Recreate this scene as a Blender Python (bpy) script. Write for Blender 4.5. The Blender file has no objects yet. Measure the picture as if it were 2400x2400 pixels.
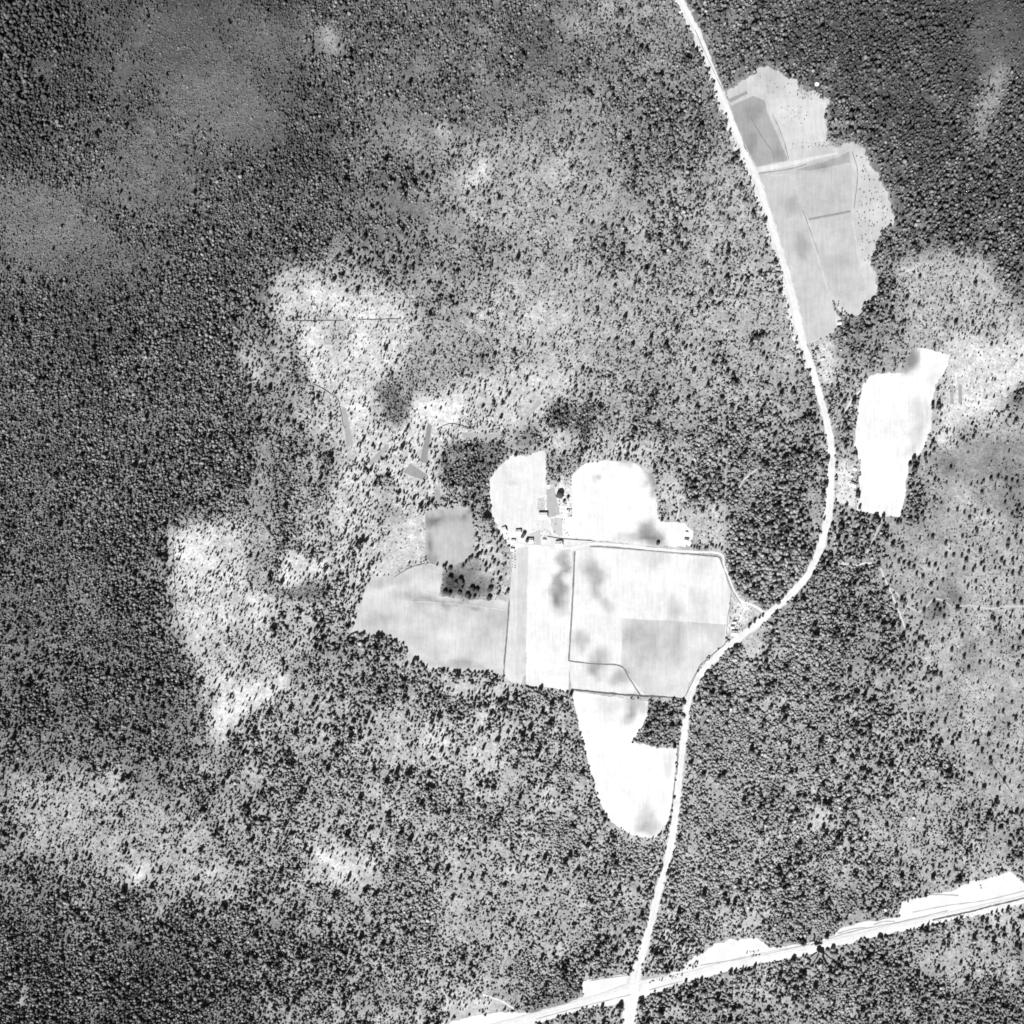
import bpy, math, random
import numpy as np
from mathutils import Vector
from mathutils.geometry import delaunay_2d_cdt

random.seed(11)
rng = np.random.default_rng(11)
C = bpy.context.scene.collection
sc = bpy.context.scene
M = 0.6                      # metres of ground per plan unit (the plan is 2400 x 2400 units)
FR = 2400

# ------------------------------------------------------------------ camera, sky, sun, exposure
H = 2600.0
cam_d = bpy.data.cameras.new('camera')
cam = bpy.data.objects.new('camera', cam_d); C.objects.link(cam)
cam.location = (0, 0, H); cam.rotation_euler = (0, 0, 0)
cam_d.sensor_width = 36.0
cam_d.lens = 36.0 * H / (FR * M)
cam_d.clip_start = 10; cam_d.clip_end = 30000
sc.camera = cam

SUN_EL = math.radians(50); SH = math.radians(21)     # shadows fall to the north-north-east
world = bpy.data.worlds.new('World'); sc.world = world; world.use_nodes = True
nt = world.node_tree; nt.nodes.clear()
sky = nt.nodes.new('ShaderNodeTexSky'); sky.sky_type = 'NISHITA'; sky.sun_disc = False
sky.air_density = 0.8; sky.dust_density = 0.3; sky.sun_elevation = SUN_EL; sky.sun_rotation = math.pi + SH
sep = nt.nodes.new('ShaderNodeSeparateColor')        # black-and-white film behind a red filter
bg = nt.nodes.new('ShaderNodeBackground'); bg.inputs['Strength'].default_value = 0.05
wo = nt.nodes.new('ShaderNodeOutputWorld')
nt.links.new(sky.outputs[0], sep.inputs[0]); nt.links.new(sep.outputs[0], bg.inputs[0]); nt.links.new(bg.outputs[0], wo.inputs[0])

sun_d = bpy.data.lights.new('sun', 'SUN'); sun_d.energy = 5.0; sun_d.angle = math.radians(0.5); sun_d.color = (1, 1, 1)
sun = bpy.data.objects.new('sun', sun_d); C.objects.link(sun)
dirv = Vector((math.sin(SH) * math.cos(SUN_EL), math.cos(SH) * math.cos(SUN_EL), -math.sin(SUN_EL)))
sun.rotation_euler = dirv.to_track_quat('-Z', 'Y').to_euler(); sun.location = (-300, -700, 900)

vs = sc.view_settings
vs.view_transform = 'Standard'; vs.look = 'None'; vs.gamma = 1.0; vs.use_curve_mapping = False
vs.exposure = 1.2
sc.cycles.max_bounces = 3; sc.cycles.diffuse_bounces = 2; sc.cycles.glossy_bounces = 1
sc.cycles.use_denoising = False
sc.cycles.filter_width = 1.7
KEXP = 2 ** 1.2 * 5.0 * math.sin(SUN_EL) / math.pi * 1.06     # what an albedo of 1 shows in full sun

# ------------------------------------------------------------------ plan helpers
def W(px, py, z=0.0): return Vector(((px - 1200) * M, (1200 - py) * M, z))
def ZM(ox, oy, k=2.415): return lambda pts: [(ox + x / k, oy + y / k) for x, y in pts]
Z1, Z2, Z3 = ZM(0, 0), ZM(800, 0), ZM(1600, 0)
Z4, Z5, Z6 = ZM(0, 800), ZM(800, 800), ZM(1600, 800)
Z7, Z8, Z9 = ZM(0, 1600), ZM(800, 1600), ZM(1600, 1600)
ZF, ZG, ZL, ZE = ZM(1140, 1140, 6.44), ZM(960, 1160, 6.44), ZM(1540, 1240, 6.44), ZM(1900, 1000, 6.44)
ZC, ZP = ZM(600, 600, 4.83), ZM(1850, 2150, 12.88)

def lin(v):
    v = np.asarray(v, float) / 255.0
    return np.where(v <= 0.04045, v / 12.92, ((v + 0.055) / 1.055) ** 2.4)
def alb(t): return np.clip(lin(np.clip(t, 10, 262)) / KEXP, 0.004, 0.62)   # film grey in sun -> ground reflectance

_noise_cache = {}
def vnoise(x, y, cell, seed=0):
    """value noise in -1..1 at plan points"""
    key = (cell, seed)
    if key not in _noise_cache:
        n = int(4200 / cell) + 6
        _noise_cache[key] = np.random.default_rng(seed * 977 + int(cell * 10)).uniform(-1, 1, (n, n))
    g = _noise_cache[key]; n = g.shape[0]
    u = np.clip((np.asarray(x, float) + 900) / cell, 0, n - 2.001); v = np.clip((np.asarray(y, float) + 900) / cell, 0, n - 2.001)
    i = u.astype(int); j = v.astype(int); fu = u - i; fv = v - j
    fu = fu * fu * (3 - 2 * fu); fv = fv * fv * (3 - 2 * fv)
    return (g[j, i] * (1 - fu) + g[j, i + 1] * fu) * (1 - fv) + (g[j + 1, i] * (1 - fu) + g[j + 1, i + 1] * fu) * fv

# rasters of the plan: margin 160 units round the frame, 4 units a cell
MG, RS = 160, 4
NR = (FR + 2 * MG) // RS
gx, gy = np.meshgrid((np.arange(NR) + 0.5) * RS - MG, (np.arange(NR) + 0.5) * RS - MG)

def fill(poly, X, Y):
    m = np.zeros(X.shape, bool); n = len(poly)
    for k in range(n):
        x0, y0 = poly[k]; x1, y1 = poly[(k + 1) % n]
        if y0 == y1: continue
        c = (y0 > Y) != (y1 > Y)
        m ^= c & (X < (x1 - x0) * (Y - y0) / (y1 - y0) + x0)
    return m
def blur(a, r):
    r = max(1, int(r))
    for _ in range(2):
        for ax in (0, 1):
            p = np.pad(a, [(r + 1, r) if q == ax else (0, 0) for q in (0, 1)], mode='edge')
            c = np.cumsum(p, axis=ax)
            n = a.shape[ax]
            s1 = np.take(c, np.arange(2 * r + 1, 2 * r + 1 + n), axis=ax); s0 = np.take(c, np.arange(0, n), axis=ax)
            a = (s1 - s0) / (2 * r + 1)
    return a
def grid_up(g, cell, X, Y):
    g = np.array(g, float); n0, n1 = g.shape
    u = np.clip(X / cell - 0.5, 0, n1 - 1.001); v = np.clip(Y / cell - 0.5, 0, n0 - 1.001)
    i = u.astype(int); j = v.astype(int); fu = u - i; fv = v - j
    return (g[j, i] * (1 - fu) + g[j, i + 1] * fu) * (1 - fv) + (g[j + 1, i] * (1 - fu) + g[j + 1, i + 1] * fu) * fv

# ------------------------------------------------------------------ what grows where (ground tone with painted corner vignetting, tree cover, tree size)
TONE = """100 100 98 92 88 92 102 140 140 138 138 135 130 145 175 165 150 135 128 120 115 105 98 92
100 102 102 98 90 95 105 145 142 140 138 138 130 135 165 165 160 140 130 122 115 108 105 125
105 108 106 106 118 124 122 118 150 150 132 142 150 150 152 145 155 170 180 120 118 112 112 130
112 115 120 125 125 126 130 128 150 152 152 168 158 165 152 152 162 175 185 170 122 118 116 122
126 126 128 125 130 128 132 138 142 138 165 165 166 152 156 162 166 180 190 190 150 122 118 122
135 128 122 126 130 130 138 145 138 138 160 160 166 162 165 166 168 190 190 160 135 124 118 118
128 126 118 126 130 132 155 190 172 160 165 162 172 172 162 166 170 190 190 150 145 168 165 130
122 118 122 126 132 146 164 205 190 176 166 182 192 172 172 166 175 180 180 140 152 170 176 155
132 132 136 140 140 156 166 196 200 192 156 158 200 186 172 166 166 162 170 170 155 170 182 196
140 140 140 142 146 160 154 190 202 170 206 200 196 168 166 166 166 166 166 165 165 170 200 180
144 142 142 142 146 152 160 168 202 194 166 180 180 164 170 166 170 160 150 165 170 165 160 144
142 140 142 142 144 152 154 165 200 198 180 190 190 190 190 180 166 146 146 166 165 155 152 144
140 138 142 148 176 196 168 190 198 190 185 175 190 190 190 190 172 146 146 160 152 146 152 152
138 142 142 152 196 198 186 196 198 190 185 180 190 190 190 190 180 152 150 144 160 164 160 156
140 142 142 152 190 200 180 180 185 190 190 190 190 190 190 190 180 160 150 146 156 160 160 160
128 128 128 130 146 192 186 170 150 155 180 190 190 190 190 190 180 172 160 150 152 164 164 160
128 128 122 122 134 190 190 178 162 166 176 180 168 168 190 190 152 160 156 152 164 164 160 156
132 132 128 128 142 168 170 170 166 170 190 180 170 166 190 190 152 160 160 160 165 165 160 156
146 156 168 152 156 162 166 166 170 166 166 174 170 170 190 180 160 160 160 165 170 170 165 156
156 165 166 162 166 162 166 166 170 170 166 170 170 170 172 180 160 160 165 168 165 160 160 156
146 160 166 176 172 174 166 182 186 170 166 170 175 166 168 180 160 160 165 160 165 165 170 180
124 142 152 152 160 165 160 165 162 166 170 170 170 166 162 180 162 170 165 155 152 180 190 190
118 126 122 114 132 132 142 160 166 166 160 166 160 160 160 190 180 175 170 160 152 152 146 140
130 130 116 112 122 132 160 165 166 170 180 180 155 165 170 180 158 156 160 160 160 155 146 132"""
DENS = """.40 .50 .55 .48 .50 .50 .45 .45 .48 .48 .42 .34
.46 .46 .46 .48 .50 .45 .45 .46 .46 .34 .44 .40
.44 .46 .52 .50 .42 .38 .42 .42 .42 .42 .44 .42
.50 .54 .52 .32 .42 .40 .38 .42 .42 .42 .42 .40
.54 .54 .52 .38 .34 .38 .36 .42 .42 .42 .36 .30
.54 .54 .52 .46 .32 .40 .44 .44 .46 .44 .40 .22
.50 .50 .36 .44 .32 .40 .40 .42 .52 .46 .28 .18
.44 .44 .36 .42 .44 .42 .40 .42 .52 .46 .20 .14
.42 .44 .40 .44 .44 .44 .44 .44 .50 .48 .36 .16
.36 .40 .42 .44 .46 .46 .46 .46 .48 .48 .42 .28
.44 .42 .40 .42 .46 .46 .46 .46 .48 .48 .44 .36
.54 .54 .52 .44 .46 .46 .44 .42 .42 .44 .44 .42"""
LEAFY = """0 0 0 0 0 0 0 0 0 0 0 0
0 0 0 0 0 0 0 0 0 0 0 0
0 0 0 0 0 .1 .1 .1 .1 0 0 0
0 0 0 0 .2 .2 .2 .2 .2 .2 0 0
0 0 0 .1 .2 .3 .2 .2 .3 .3 .1 0
0 0 .1 .5 .1 .3 .3 .2 .8 .4 .2 0
0 0 .1 .4 .1 .3 .3 .3 .9 .6 .1 0
.1 .2 .2 .2 .2 .2 .3 .3 .9 .8 .2 0
.1 .2 .2 .3 .4 .5 .6 .6 .9 .8 .3 .1
.2 .2 .2 .4 .6 .7 .8 .8 .9 .9 .5 .2
.2 .3 .3 .4 .6 .7 .8 .8 .9 .8 .5 .3
.2 .2 .2 .3 .4 .5 .6 .6 .6 .7 .6 .4"""
CANOPY = """.9 .3 .1 .7 .7 .6 .5 .5 .6 .8 .8 .7
.9 .5 .3 .9 .7 .5 .4 .4 .5 .7 .9 .8
.5 .7 .9 1 .6 .4 .4 .4 .4 .5 .7 .7
.8 1 1 .6 .4 .3 .3 .3 .3 .3 .4 .4
1 1 .9 .3 .2 .3 .2 .3 .3 .3 .2 .1
1 1 .9 .6 .1 .3 .3 .3 .6 .3 .2 0
1 1 .5 .5 .1 .3 .2 .2 .6 .3 .1 0
.8 .8 .3 .3 .5 .4 .3 .3 .3 .3 .1 0
.7 .7 .4 .4 .4 .3 .3 .3 .2 .2 .2 0
.3 .4 .3 .3 .3 .3 .3 .2 .2 .2 .2 .1
.6 .4 .3 .3 .3 .3 .3 .3 .3 .3 .3 .2
.9 .9 .8 .4 .3 .3 .3 .3 .3 .3 .3 .4"""
GAINS = """1.5 1.3 1.3 1.3 1.2 1.1 1.0 1.1 1.2 1.4 1.4 1.3
1.6 1.3 1.3 1.3 1.1 1.0 1.0 1.0 1.1 1.3 1.4 1.3
1.5 1.7 1.7 1.6 1.1 1.0 1.0 1.0 1.1 1.1 1.3 1.3
1.7 1.7 1.6 1.1 1.0 .9 .9 .9 .9 .9 1.0 1.0
1.7 1.7 1.6 1.0 1.0 1.0 .9 .9 .9 .9 1.0 1.0
1.7 1.7 1.6 1.2 1.0 1.0 1.0 .9 1.1 1.0 1.0 1.0
1.5 1.5 1.1 1.2 1.0 1.0 1.0 1.0 1.2 1.1 1.0 1.0
1.4 1.4 1.1 1.1 1.2 1.0 1.0 1.0 1.2 1.1 1.0 1.0
1.3 1.3 1.2 1.1 1.0 1.0 1.0 1.0 1.1 1.1 1.0 1.0
1.1 1.1 1.1 1.1 1.0 1.0 1.0 1.0 1.1 1.1 1.0 1.0
1.3 1.2 1.1 1.1 1.0 1.0 1.0 1.0 1.1 1.1 1.0 1.0
1.7 1.7 1.6 1.1 1.0 1.0 1.0 1.0 1.0 1.1 1.1 1.1"""
SIZE = """7.0 5 4 5.5 5.5 5.5 5.5 6 6.5 6.5 6.5 6.5
6.5 5 4.5 5.5 5.5 5.5 6 6.5 6.5 6.5 6.5 6.5
4.5 5 5.5 5.5 6 6 6.5 6.5 7 7 7 7
5.5 5.5 6 6 6 6 6 6.5 7 7 7 7
5.5 5.5 6 6 5.5 5.5 6 6.5 6.5 7 7 7
5.5 5.5 6 6 6 6 6.5 6.5 7.5 7 8 8
5.5 6 6 6.5 6 6.5 6.5 7 8 8 8 8
5.5 6 6.5 6.5 7.5 7 7 7 8 8 8 8
6 6 6.5 7 7 7 6.5 6.5 7 7 8 8
6 6.5 6.5 6.5 6.5 6.5 6.5 6.5 6.5 7 8 8
6 6.5 6.5 6.5 6.5 6.5 6.5 6.5 7 7 7 7
6 6 6 6.5 6.5 7 7 7 7 7 7 7"""
def table(s): return [[float(v) for v in r.split()] for r in s.split('\n')]
wx = gx + 34 * vnoise(gx, gy, 90, 1) + 14 * vnoise(gx, gy, 34, 2)
wy = gy + 34 * vnoise(gx, gy, 90, 3) + 14 * vnoise(gx, gy, 34, 4)
Tm = grid_up(table(TONE), 100, wx, wy)  # darker corners: lens vignetting painted into the ground colour
Dm = grid_up(table(DENS), 200, wx, wy)
Sm = grid_up(table(SIZE), 200, wx, wy)
GAIN = grid_up(table(GAINS), 200, wx, wy)
Leaf = np.clip(grid_up(table(LEAFY), 200, wx, wy) + .25 * vnoise(gx, gy, 60, 98), 0, 1)
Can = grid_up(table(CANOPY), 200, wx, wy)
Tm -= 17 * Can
Um = np.full(Tm.shape, 0.16)                      # saplings and undergrowth
LIFT = """-8 -4 -4 -22 -18 -16 -10 -8 -8 -12 -14 -14
-6 -4 -4 -20 -14 -10 -2 0 0 -6 -10 -10
-4 -6 -6 -16 -8 0 4 6 6 2 -4 -4
-8 -8 -8 2 4 8 8 10 8 6 4 4
-8 -8 -6 4 10 12 12 12 10 8 8 6
-8 -8 -4 4 10 10 10 10 10 8 10 8
-6 -6 0 4 10 10 10 10 10 10 12 10
-6 -4 0 6 12 12 12 12 14 14 14 12
4 4 8 12 16 18 18 16 16 16 16 12
6 8 12 14 20 20 20 18 18 18 16 12
6 10 12 14 20 20 20 20 20 18 16 10
0 2 4 12 18 20 20 20 18 18 12 6"""
Tm += grid_up(table(LIFT), 200, wx, wy)  # deepens the painted vignetting in the upper corners
Tm += 9 * vnoise(gx, gy, 60, 5) + 8 * vnoise(gx, gy, 26, 6)

_str = .6 * vnoise(gx, gy, 46, 91) + .5 * vnoise(gx, gy, 20, 92) + .4 * vnoise(gx, gy, 110, 93)
Tm += 13 * _str
# soft-edged stands and clearings: outline, ground tone, tree cover, tree size, undergrowth, feather
PATCH = [
 # broad open woodland
 ([(400,1225),(520,1215),(640,1235),(620,1330),(660,1420),(730,1520),(650,1570),(560,1640),(500,1740),(470,1700),(450,1560),(410,1420)], 198, .40, 5.2, .1, 3),
 ([(640,660),(700,635),(960,690),(960,800),(880,930),(850,1000),(950,990),(1080,900),(1330,800),(1350,900),(1240,1000),(1100,1010),(1000,1080),(1000,1190),(900,1230),(880,1330),(800,1330),(770,1200),(790,1080),(770,980),(740,900),(700,800),(650,760)], 204, .38, 5, .1, 3),
 ([(0,1820),(120,1800),(300,1830),(520,1990),(620,2060),(560,2120),(300,2060),(180,2040),(60,1960)], 184, .28, 5.5, .15, 6),
 ([(680,1960),(830,1980),(920,2080),(760,2080)], 198, .25, 5.5, .1, 4),
 ([(1000,320),(1400,330),(1480,480),(1300,600),(1050,540)], 176, .42, 5.4, .2, 7),
 ([(1180,620),(1480,640),(1600,760),(1400,850),(1180,840)], 182, .44, 5.6, .15, 6),
 ([(1600,740),(1840,680),(1880,860),(1720,980),(1600,920)], 180, .42, 6, .15, 6),
 ([(1640,340),(1740,420),(1820,640),(1640,620)], 180, .42, 6, .15, 6),
 ([(2080,620),(2300,600),(2400,760),(2400,950),(2230,980),(2200,830)], 207, .20, 5, .12, 5),
 ([(880,1660),(1120,1680),(1080,1850),(900,1800)], 194, .30, 6, .12, 5),
 ([(1000,1960),(1300,2000),(1380,2180),(1200,2260),(1000,2200)], 184, .34, 6, .15, 7),
 ([(2000,1880),(2200,1840),(2330,1960),(2250,2080),(2050,2040)], 180, .34, 6, .15, 6),
 ([(2100,2220),(2350,2180),(2400,2300),(2250,2330)], 182, .28, 6, .15, 5),
 # young stands that read as fine grain
 (Z1([(720,60),(900,100),(1180,60),(1250,250),(1330,350),(1500,560),(1600,700),(1600,880),(1500,850),(1280,760),(1000,700),(950,560),(880,400),(860,250),(720,300)]), None, .03, 4.5, .85, 4),
 (Z1([(900,100),(1180,60),(1250,250),(1100,330),(880,300)]), 92, .02, 4, .8, 6),
 (Z1([(1000,450),(1400,430),(1560,650),(1580,860),(1300,740),(1040,640)]), 118, .04, 4, .85, 6),
 (Z1([(1250,60),(1700,60),(1720,420),(1500,480),(1340,330)]), 108, .34, 4, .5, 6),
 (Z1([(0,1080),(250,1050),(420,1200),(600,1250),(650,1400),(400,1500),(100,1480),(0,1450)]), 124, .08, 4, .9, 6),
 (Z1([(600,800),(1000,760),(1010,1000),(1000,1300),(620,1180)]), 118, .3, 4, .65, 6),
 (Z1([(260,1500),(900,1350),(1000,1500),(900,1620),(500,1640)]), 114, .4, 4.5, .5, 6),
 (Z1([(150,330),(320,330),(330,440),(180,440)]), 100, .05, 4, .4, 2),
 (Z3([(1700,0),(1932,0),(1932,350),(1650,420),(1550,300),(1650,100)]), 98, .22, 4.5, .4, 7),
 (Z1([(1790,180),(1900,130),(1932,400),(1860,330)]), 178, .25, 5, .1, 3),
 (Z3([(1790,330),(1850,400),(1750,700),(1740,850),(1640,850),(1650,680),(1720,520)]), 176, .30, 5, .1, 4),
 (Z3([(1400,1480),(1660,1470),(1800,1560),(1900,1932),(1250,1932),(1230,1800),(1270,1620)]), 188, .36, 5, .12, 5),
 (Z3([(820,400),(850,380),(835,560),(812,540)]), 205, .1, 5, .1, 1),
 # centre north
 (Z2([(1460,0),(1570,0),(1510,130),(1465,110)]), 212, .2, 5, .05, 3),
 (Z2([(1260,40),(1420,120),(1450,240),(1330,260),(1260,140)]), 175, .3, 5, .1, 4),
 (Z2([(760,900),(850,915),(830,1030),(700,1050)]), 214, .10, 5, .05, 2),
 (Z2([(1180,930),(1240,910),(1240,1050),(1140,1080)]), 200, .2, 5, .05, 2),
 (Z2([(560,700),(640,715),(640,770),(570,760)]), 205, .15, 5, .05, 2),
 (Z2([(340,680),(440,660),(440,900),(350,900)]), 178, .3, 5, .1, 4),
 (Z2([(180,1130),(290,1100),(480,1180),(490,1270),(380,1250),(330,1200)]), 122, .06, 4, .15, 2),
 (Z2([(540,1260),(620,1280),(640,1340),(560,1320)]), 132, .06, 4, .15, 2),
 (Z2([(820,530),(920,500),(900,590),(830,600)]), 132, .1, 4, .15, 2),
 (Z2([(980,140),(1070,150),(1050,190),(980,180)]), 128, .08, 4, .15, 2),
 (Z2([(1300,540),(1370,600),(1420,700),(1500,960),(1420,960),(1390,760),(1300,640)]), 152, .12, 5, .3, 3),
 (Z2([(1020,1740),(1280,1720),(1380,1760),(1300,1932),(1010,1932)]), 205, .22, 5, .06, 4),
 (Z2([(750,1640),(1000,1640),(1000,1860),(760,1850)]), 198, .36, 5, .06, 4),
 # north-west clearings
 (ZC([(560,430),(700,350),(860,320),(960,400),(1000,520),(1110,540),(1110,700),(900,640),(850,560),(720,520),(600,560),(520,500)]), 230, .12, 4.5, .03, 2),
 (ZC([(1110,560),(1350,520),(1480,480),(1690,620),(1640,720),(1120,720)]), 226, .22, 4.5, .04, 2),
 (ZC([(560,800),(760,830),(1100,760),(1700,740),(1720,900),(1620,1080),(1500,1330),(1300,1560),(1250,1640),(1000,1650),(880,1700),(700,1500),(580,1300),(520,1000)]), 216, .40, 4.8, .07, 2),
 (ZC([(860,820),(1050,830),(1120,1080),(960,1100),(820,1000)]), 170, .5, 5.5, .1, 3),
 (ZC([(520,880),(700,860),(720,1000),(580,1120),(540,1020)]), 232, .06, 5, .03, 2),
 (ZC([(1300,1350),(1450,1350),(1340,1560),(1240,1640)]), 232, .08, 5, .03, 2),
 (ZC([(900,1650),(1250,1640),(1300,1900),(1100,1932),(1000,1800)]), 222, .25, 6, .05, 2),
 (Z5([(-60,0),(430,0),(380,100),(250,200),(200,300),(0,330)]), 216, .36, 5, .06, 3),
 (Z5([(430,0),(870,0),(980,130),(870,180),(700,220),(480,290),(250,290),(280,180),(400,90)]), 170, .58, 5, .3, 3),
 (Z5([(180,290),(300,250),(400,340),(400,500),(330,470),(230,380)]), 124, .95, 5, .4, 2),
 (Z5([(700,200),(1000,180),(1200,130),(1290,280),(1150,330),(1000,500),(900,510),(700,420),(500,300)]), 210, .30, 5.5, .05, 3),
 (Z5([(390,330),(470,310),(620,320),(700,370),(690,470),(560,480),(440,460)]), 242, .05, 5, .02, 2),
 (Z5([(60,400),(250,520),(430,470),(560,500),(560,640),(500,900),(400,960),(250,960),(100,880),(60,650)]), 216, .30, 6.5, .05, 3),
 (Z5([(200,750),(330,760),(330,960),(240,980),(180,870)]), 178, .5, 6, .15, 3),
 (Z5([(590,570),(700,565),(880,570),(960,640),(860,730),(830,820),(850,960),(880,1030),(780,1010),(720,850),(590,780),(560,650)]), 122, .97, 5.6, .3, 1),
 (Z5([(600,640),(690,640),(690,700),(600,700)]), 168, .1, 4, .2, 1),
 (Z5([(740,900),(850,900),(900,1040),(960,1130),(920,1150),(800,1060),(750,1000)]), 172, .55, 6.5, .2, 1),
 (Z5([(0,850),(240,980),(200,1300),(60,1640),(0,1500)]), 208, .46, 6.5, .1, 2),
 (Z5([(270,1010),(470,970),(480,1230),(300,1330),(190,1320),(240,1150)]), 214, .01, 4, .03, 1),
 (Z5([(270,1060),(360,1060),(350,1220),(260,1200)]), 192, .02, 3.5, .14, 2),
 (Z5([(260,960),(350,960),(340,1010),(270,1010)]), 165, .1, 4, .2, 1),
 (Z5([(1160,640),(1300,640),(1340,700),(1290,760),(1170,800)]), 170, .6, 6, .2, 1),
 (Z5([(1180,390),(1260,370),(1330,400),(1310,520),(1250,500),(1180,470)]), 104, 1.0, 6, .2, 1),
 (Z5([(1330,350),(1420,350),(1410,520),(1380,580),(1340,540)]), 108, 1.0, 6, .2, 1),
 (Z5([(1020,500),(1120,460),(1130,590),(1050,620),(1000,580)]), 140, .6, 5.5, .3, 2),
 (Z5([(1170,500),(1330,520),(1350,620),(1170,630)]), 205, .3, 5.5, .05, 2),
 (Z5([(1180,820),(1310,790),(1315,990),(1230,1010)]), 232, .05, 5, .05, 1),
 (Z5([(1430,560),(1800,560),(1880,640),(1600,680),(1360,690)]), 205, .3, 6, .08, 2),
 (Z5([(1780,760),(1932,700),(1932,1000),(1830,1030),(1790,960)]), 195, .2, 6, .12, 2),
 (Z5([(750,1130),(900,1130),(930,1300),(860,1370),(780,1220)]), 208, .03, 6, .08, 1),
 # the farm grove
 (Z5([(600,1270),(700,1250),(760,1210),(800,1290),(860,1370),(870,1440),(700,1460),(560,1440)]), 140, .0, 4, .06, 1),
 (Z5([(575,1330),(640,1320),(680,1380),(660,1440),(562,1438)]), 66, .0, 4, .25, 1),
 (Z5([(700,1390),(860,1390),(850,1450),(700,1455)]), 100, .0, 4, .2, 2),
 # west clearings
 (Z4([(1000,1060),(1180,1090),(1400,1080),(1470,1100),(1450,1200),(1300,1280),(1430,1480),(1300,1650),(1180,1700),(1080,1700),(1010,1600),(990,1400),(980,1150)]), 212, .38, 5.5, .08, 2),
 (Z4([(1050,1100),(1220,1100),(1240,1230),(1020,1270)]), 232, .10, 6, .03, 2),
 (Z4([(1360,50),(1500,80),(1500,250),(1400,280),(1340,150)]), 196, .22, 5.5, .08, 3),
 (Z4([(1590,1250),(1700,1200),(1850,1220),(1850,1350),(1600,1400)]), 222, .20, 6, .04, 2),
 (Z4([(1560,1390),(1780,1370),(1890,1490),(1700,1450),(1600,1460)]), 122, .4, 5, .5, 1),
 (Z4([(1430,560),(1520,560),(1500,1000),(1500,1400),(1420,1350),(1440,900)]), 166, .10, 5, .35, 3),
 (Z4([(1380,1400),(1560,1450),(1500,1600),(1350,1640),(1400,1520)]), 222, .10, 6, .03, 2),
 (Z4([(1560,1450),(1932,1500),(1932,1640),(1700,1720),(1520,1660)]), 196, .4, 8, .1, 3),
 (Z4([(1540,100),(1680,140),(1800,380),(1700,400),(1560,260)]), 172, .3, 5.5, .3, 3),
 (Z7([(1180,-10),(1640,-10),(1500,120),(1330,220),(1260,340),(1180,290),(1220,150)]), 224, .13, 7, .03, 2),
 (Z7([(1180,60),(1240,60),(1230,140),(1180,120)]), 150, .4, 7, .1, 1),
 (Z7([(560,480),(660,470),(740,580),(660,590)]), 206, .25, 6, .06, 2),
 (Z7([(100,560),(300,600),(480,780),(350,800),(150,700)]), 186, .22, 6, .1, 4),
 (Z7([(1750,940),(1830,945),(1932,1000),(1932,1090),(1850,1020)]), 236, .06, 6, .02, 1),
 (Z7([(800,1010),(740,1130),(780,1150),(860,1050)]), 226, .06, 6, .02, 1),
 (Z7([(860,880),(960,940),(930,960)]), 226, .06, 6, .02, 1),
 (Z7([(1030,1015),(1130,1075),(1250,1050),(1230,1100),(1060,1070)]), 226, .08, 6, .02, 1),
 (Z7([(320,1030),(380,1050),(350,1120)]), 200, .1, 6, .05, 1),
 (Z7([(90,1640),(130,1640),(160,1850),(110,1870)]), 200, .1, 6, .05, 1),
 (Z7([(590,1180),(780,1180),(790,1300),(620,1290)]), 118, .7, 6.5, .3, 2),
 (Z7([(700,1400),(850,1400),(860,1560),(740,1560)]), 100, .7, 6.5, .3, 2),
 (Z7([(1470,1600),(1540,1600),(1480,1850),(1440,1850)]), 190, .25, 6, .1, 2),
 (Z8([(0,1010),(200,1000),(100,1120),(-40,1120)]), 222, .12, 6, .04, 2),
 (Z8([(470,150),(560,150),(650,380),(500,430),(460,300)]), 216, .20, 7, .05, 2),
 (Z8([(700,380),(850,260),(860,560),(780,480)]), 208, .2, 6, .05, 2),
 (Z8([(880,490),(1050,510),(960,600),(880,610)]), 190, .15, 5, .25, 2),
 (Z8([(600,0),(1000,0),(990,80),(640,110)]), 212, .2, 7, .05, 2),
 (Z8([(860,1000),(1150,980),(1130,1150),(900,1080)]), 196, .3, 6, .1, 3),
 # grove and corners beside the south field and the highway
 (Z8([(1740,100),(1932,110),(1900,360),(1800,370),(1640,340),(1700,250)]), 140, .62, 7, .2, 1),
 (Z8([(1030,1790),(1350,1680),(1370,1780),(1090,1865),(1030,1850)]), 135, .6, 6, .25, 1),
 (Z8([(540,1860),(620,1800),(900,1800),(930,1860),(700,1890)]), 205, .10, 6, .04, 1),
 (Z9([(980,1310),(1210,1320),(1000,1380),(880,1400)]), 182, .05, 5, .1, 1),
 (Z9([(200,1390),(400,1270),(420,1450),(250,1460)]), 196, .25, 6, .1, 2),
 (Z9([(750,720),(830,700),(820,830),(720,860)]), 206, .08, 6, .04, 2),
 (Z9([(430,60),(600,80),(600,180),(430,120)]), 202, .25, 7, .06, 2),
 (Z9([(1560,900),(1750,940),(1850,1050),(1700,1100),(1600,1150)]), 186, .3, 6, .1, 3),
 (Z9([(1840,1620),(1890,1600),(1870,1740),(1830,1740)]), 205, .1, 6, .04, 1),
 (Z9([(1280,1520),(1440,1560),(1400,1640),(1280,1620)]), 190, .25, 7, .08, 3),
 # the dense wood inside the bend of the road, and the woods east of it
 (Z6([(500,650),(600,560),(720,700),(720,1000),(680,1100),(740,1150),(690,1280),(540,1450),(460,1480),(330,1420),(270,1250),(280,1050),(420,930),(520,850)]), 150, .66, 9, .2, 2),
 (Z6([(720,880),(800,850),(780,1010),(720,1100),(690,1080)]), 186, .12, 5, .2, 2),
 (Z6([(760,1330),(1100,1280),(1180,1500),(1260,1650),(1200,1850),(900,1800),(780,1600),(700,1450)]), 158, .50, 7.5, .25, 4),
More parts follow.
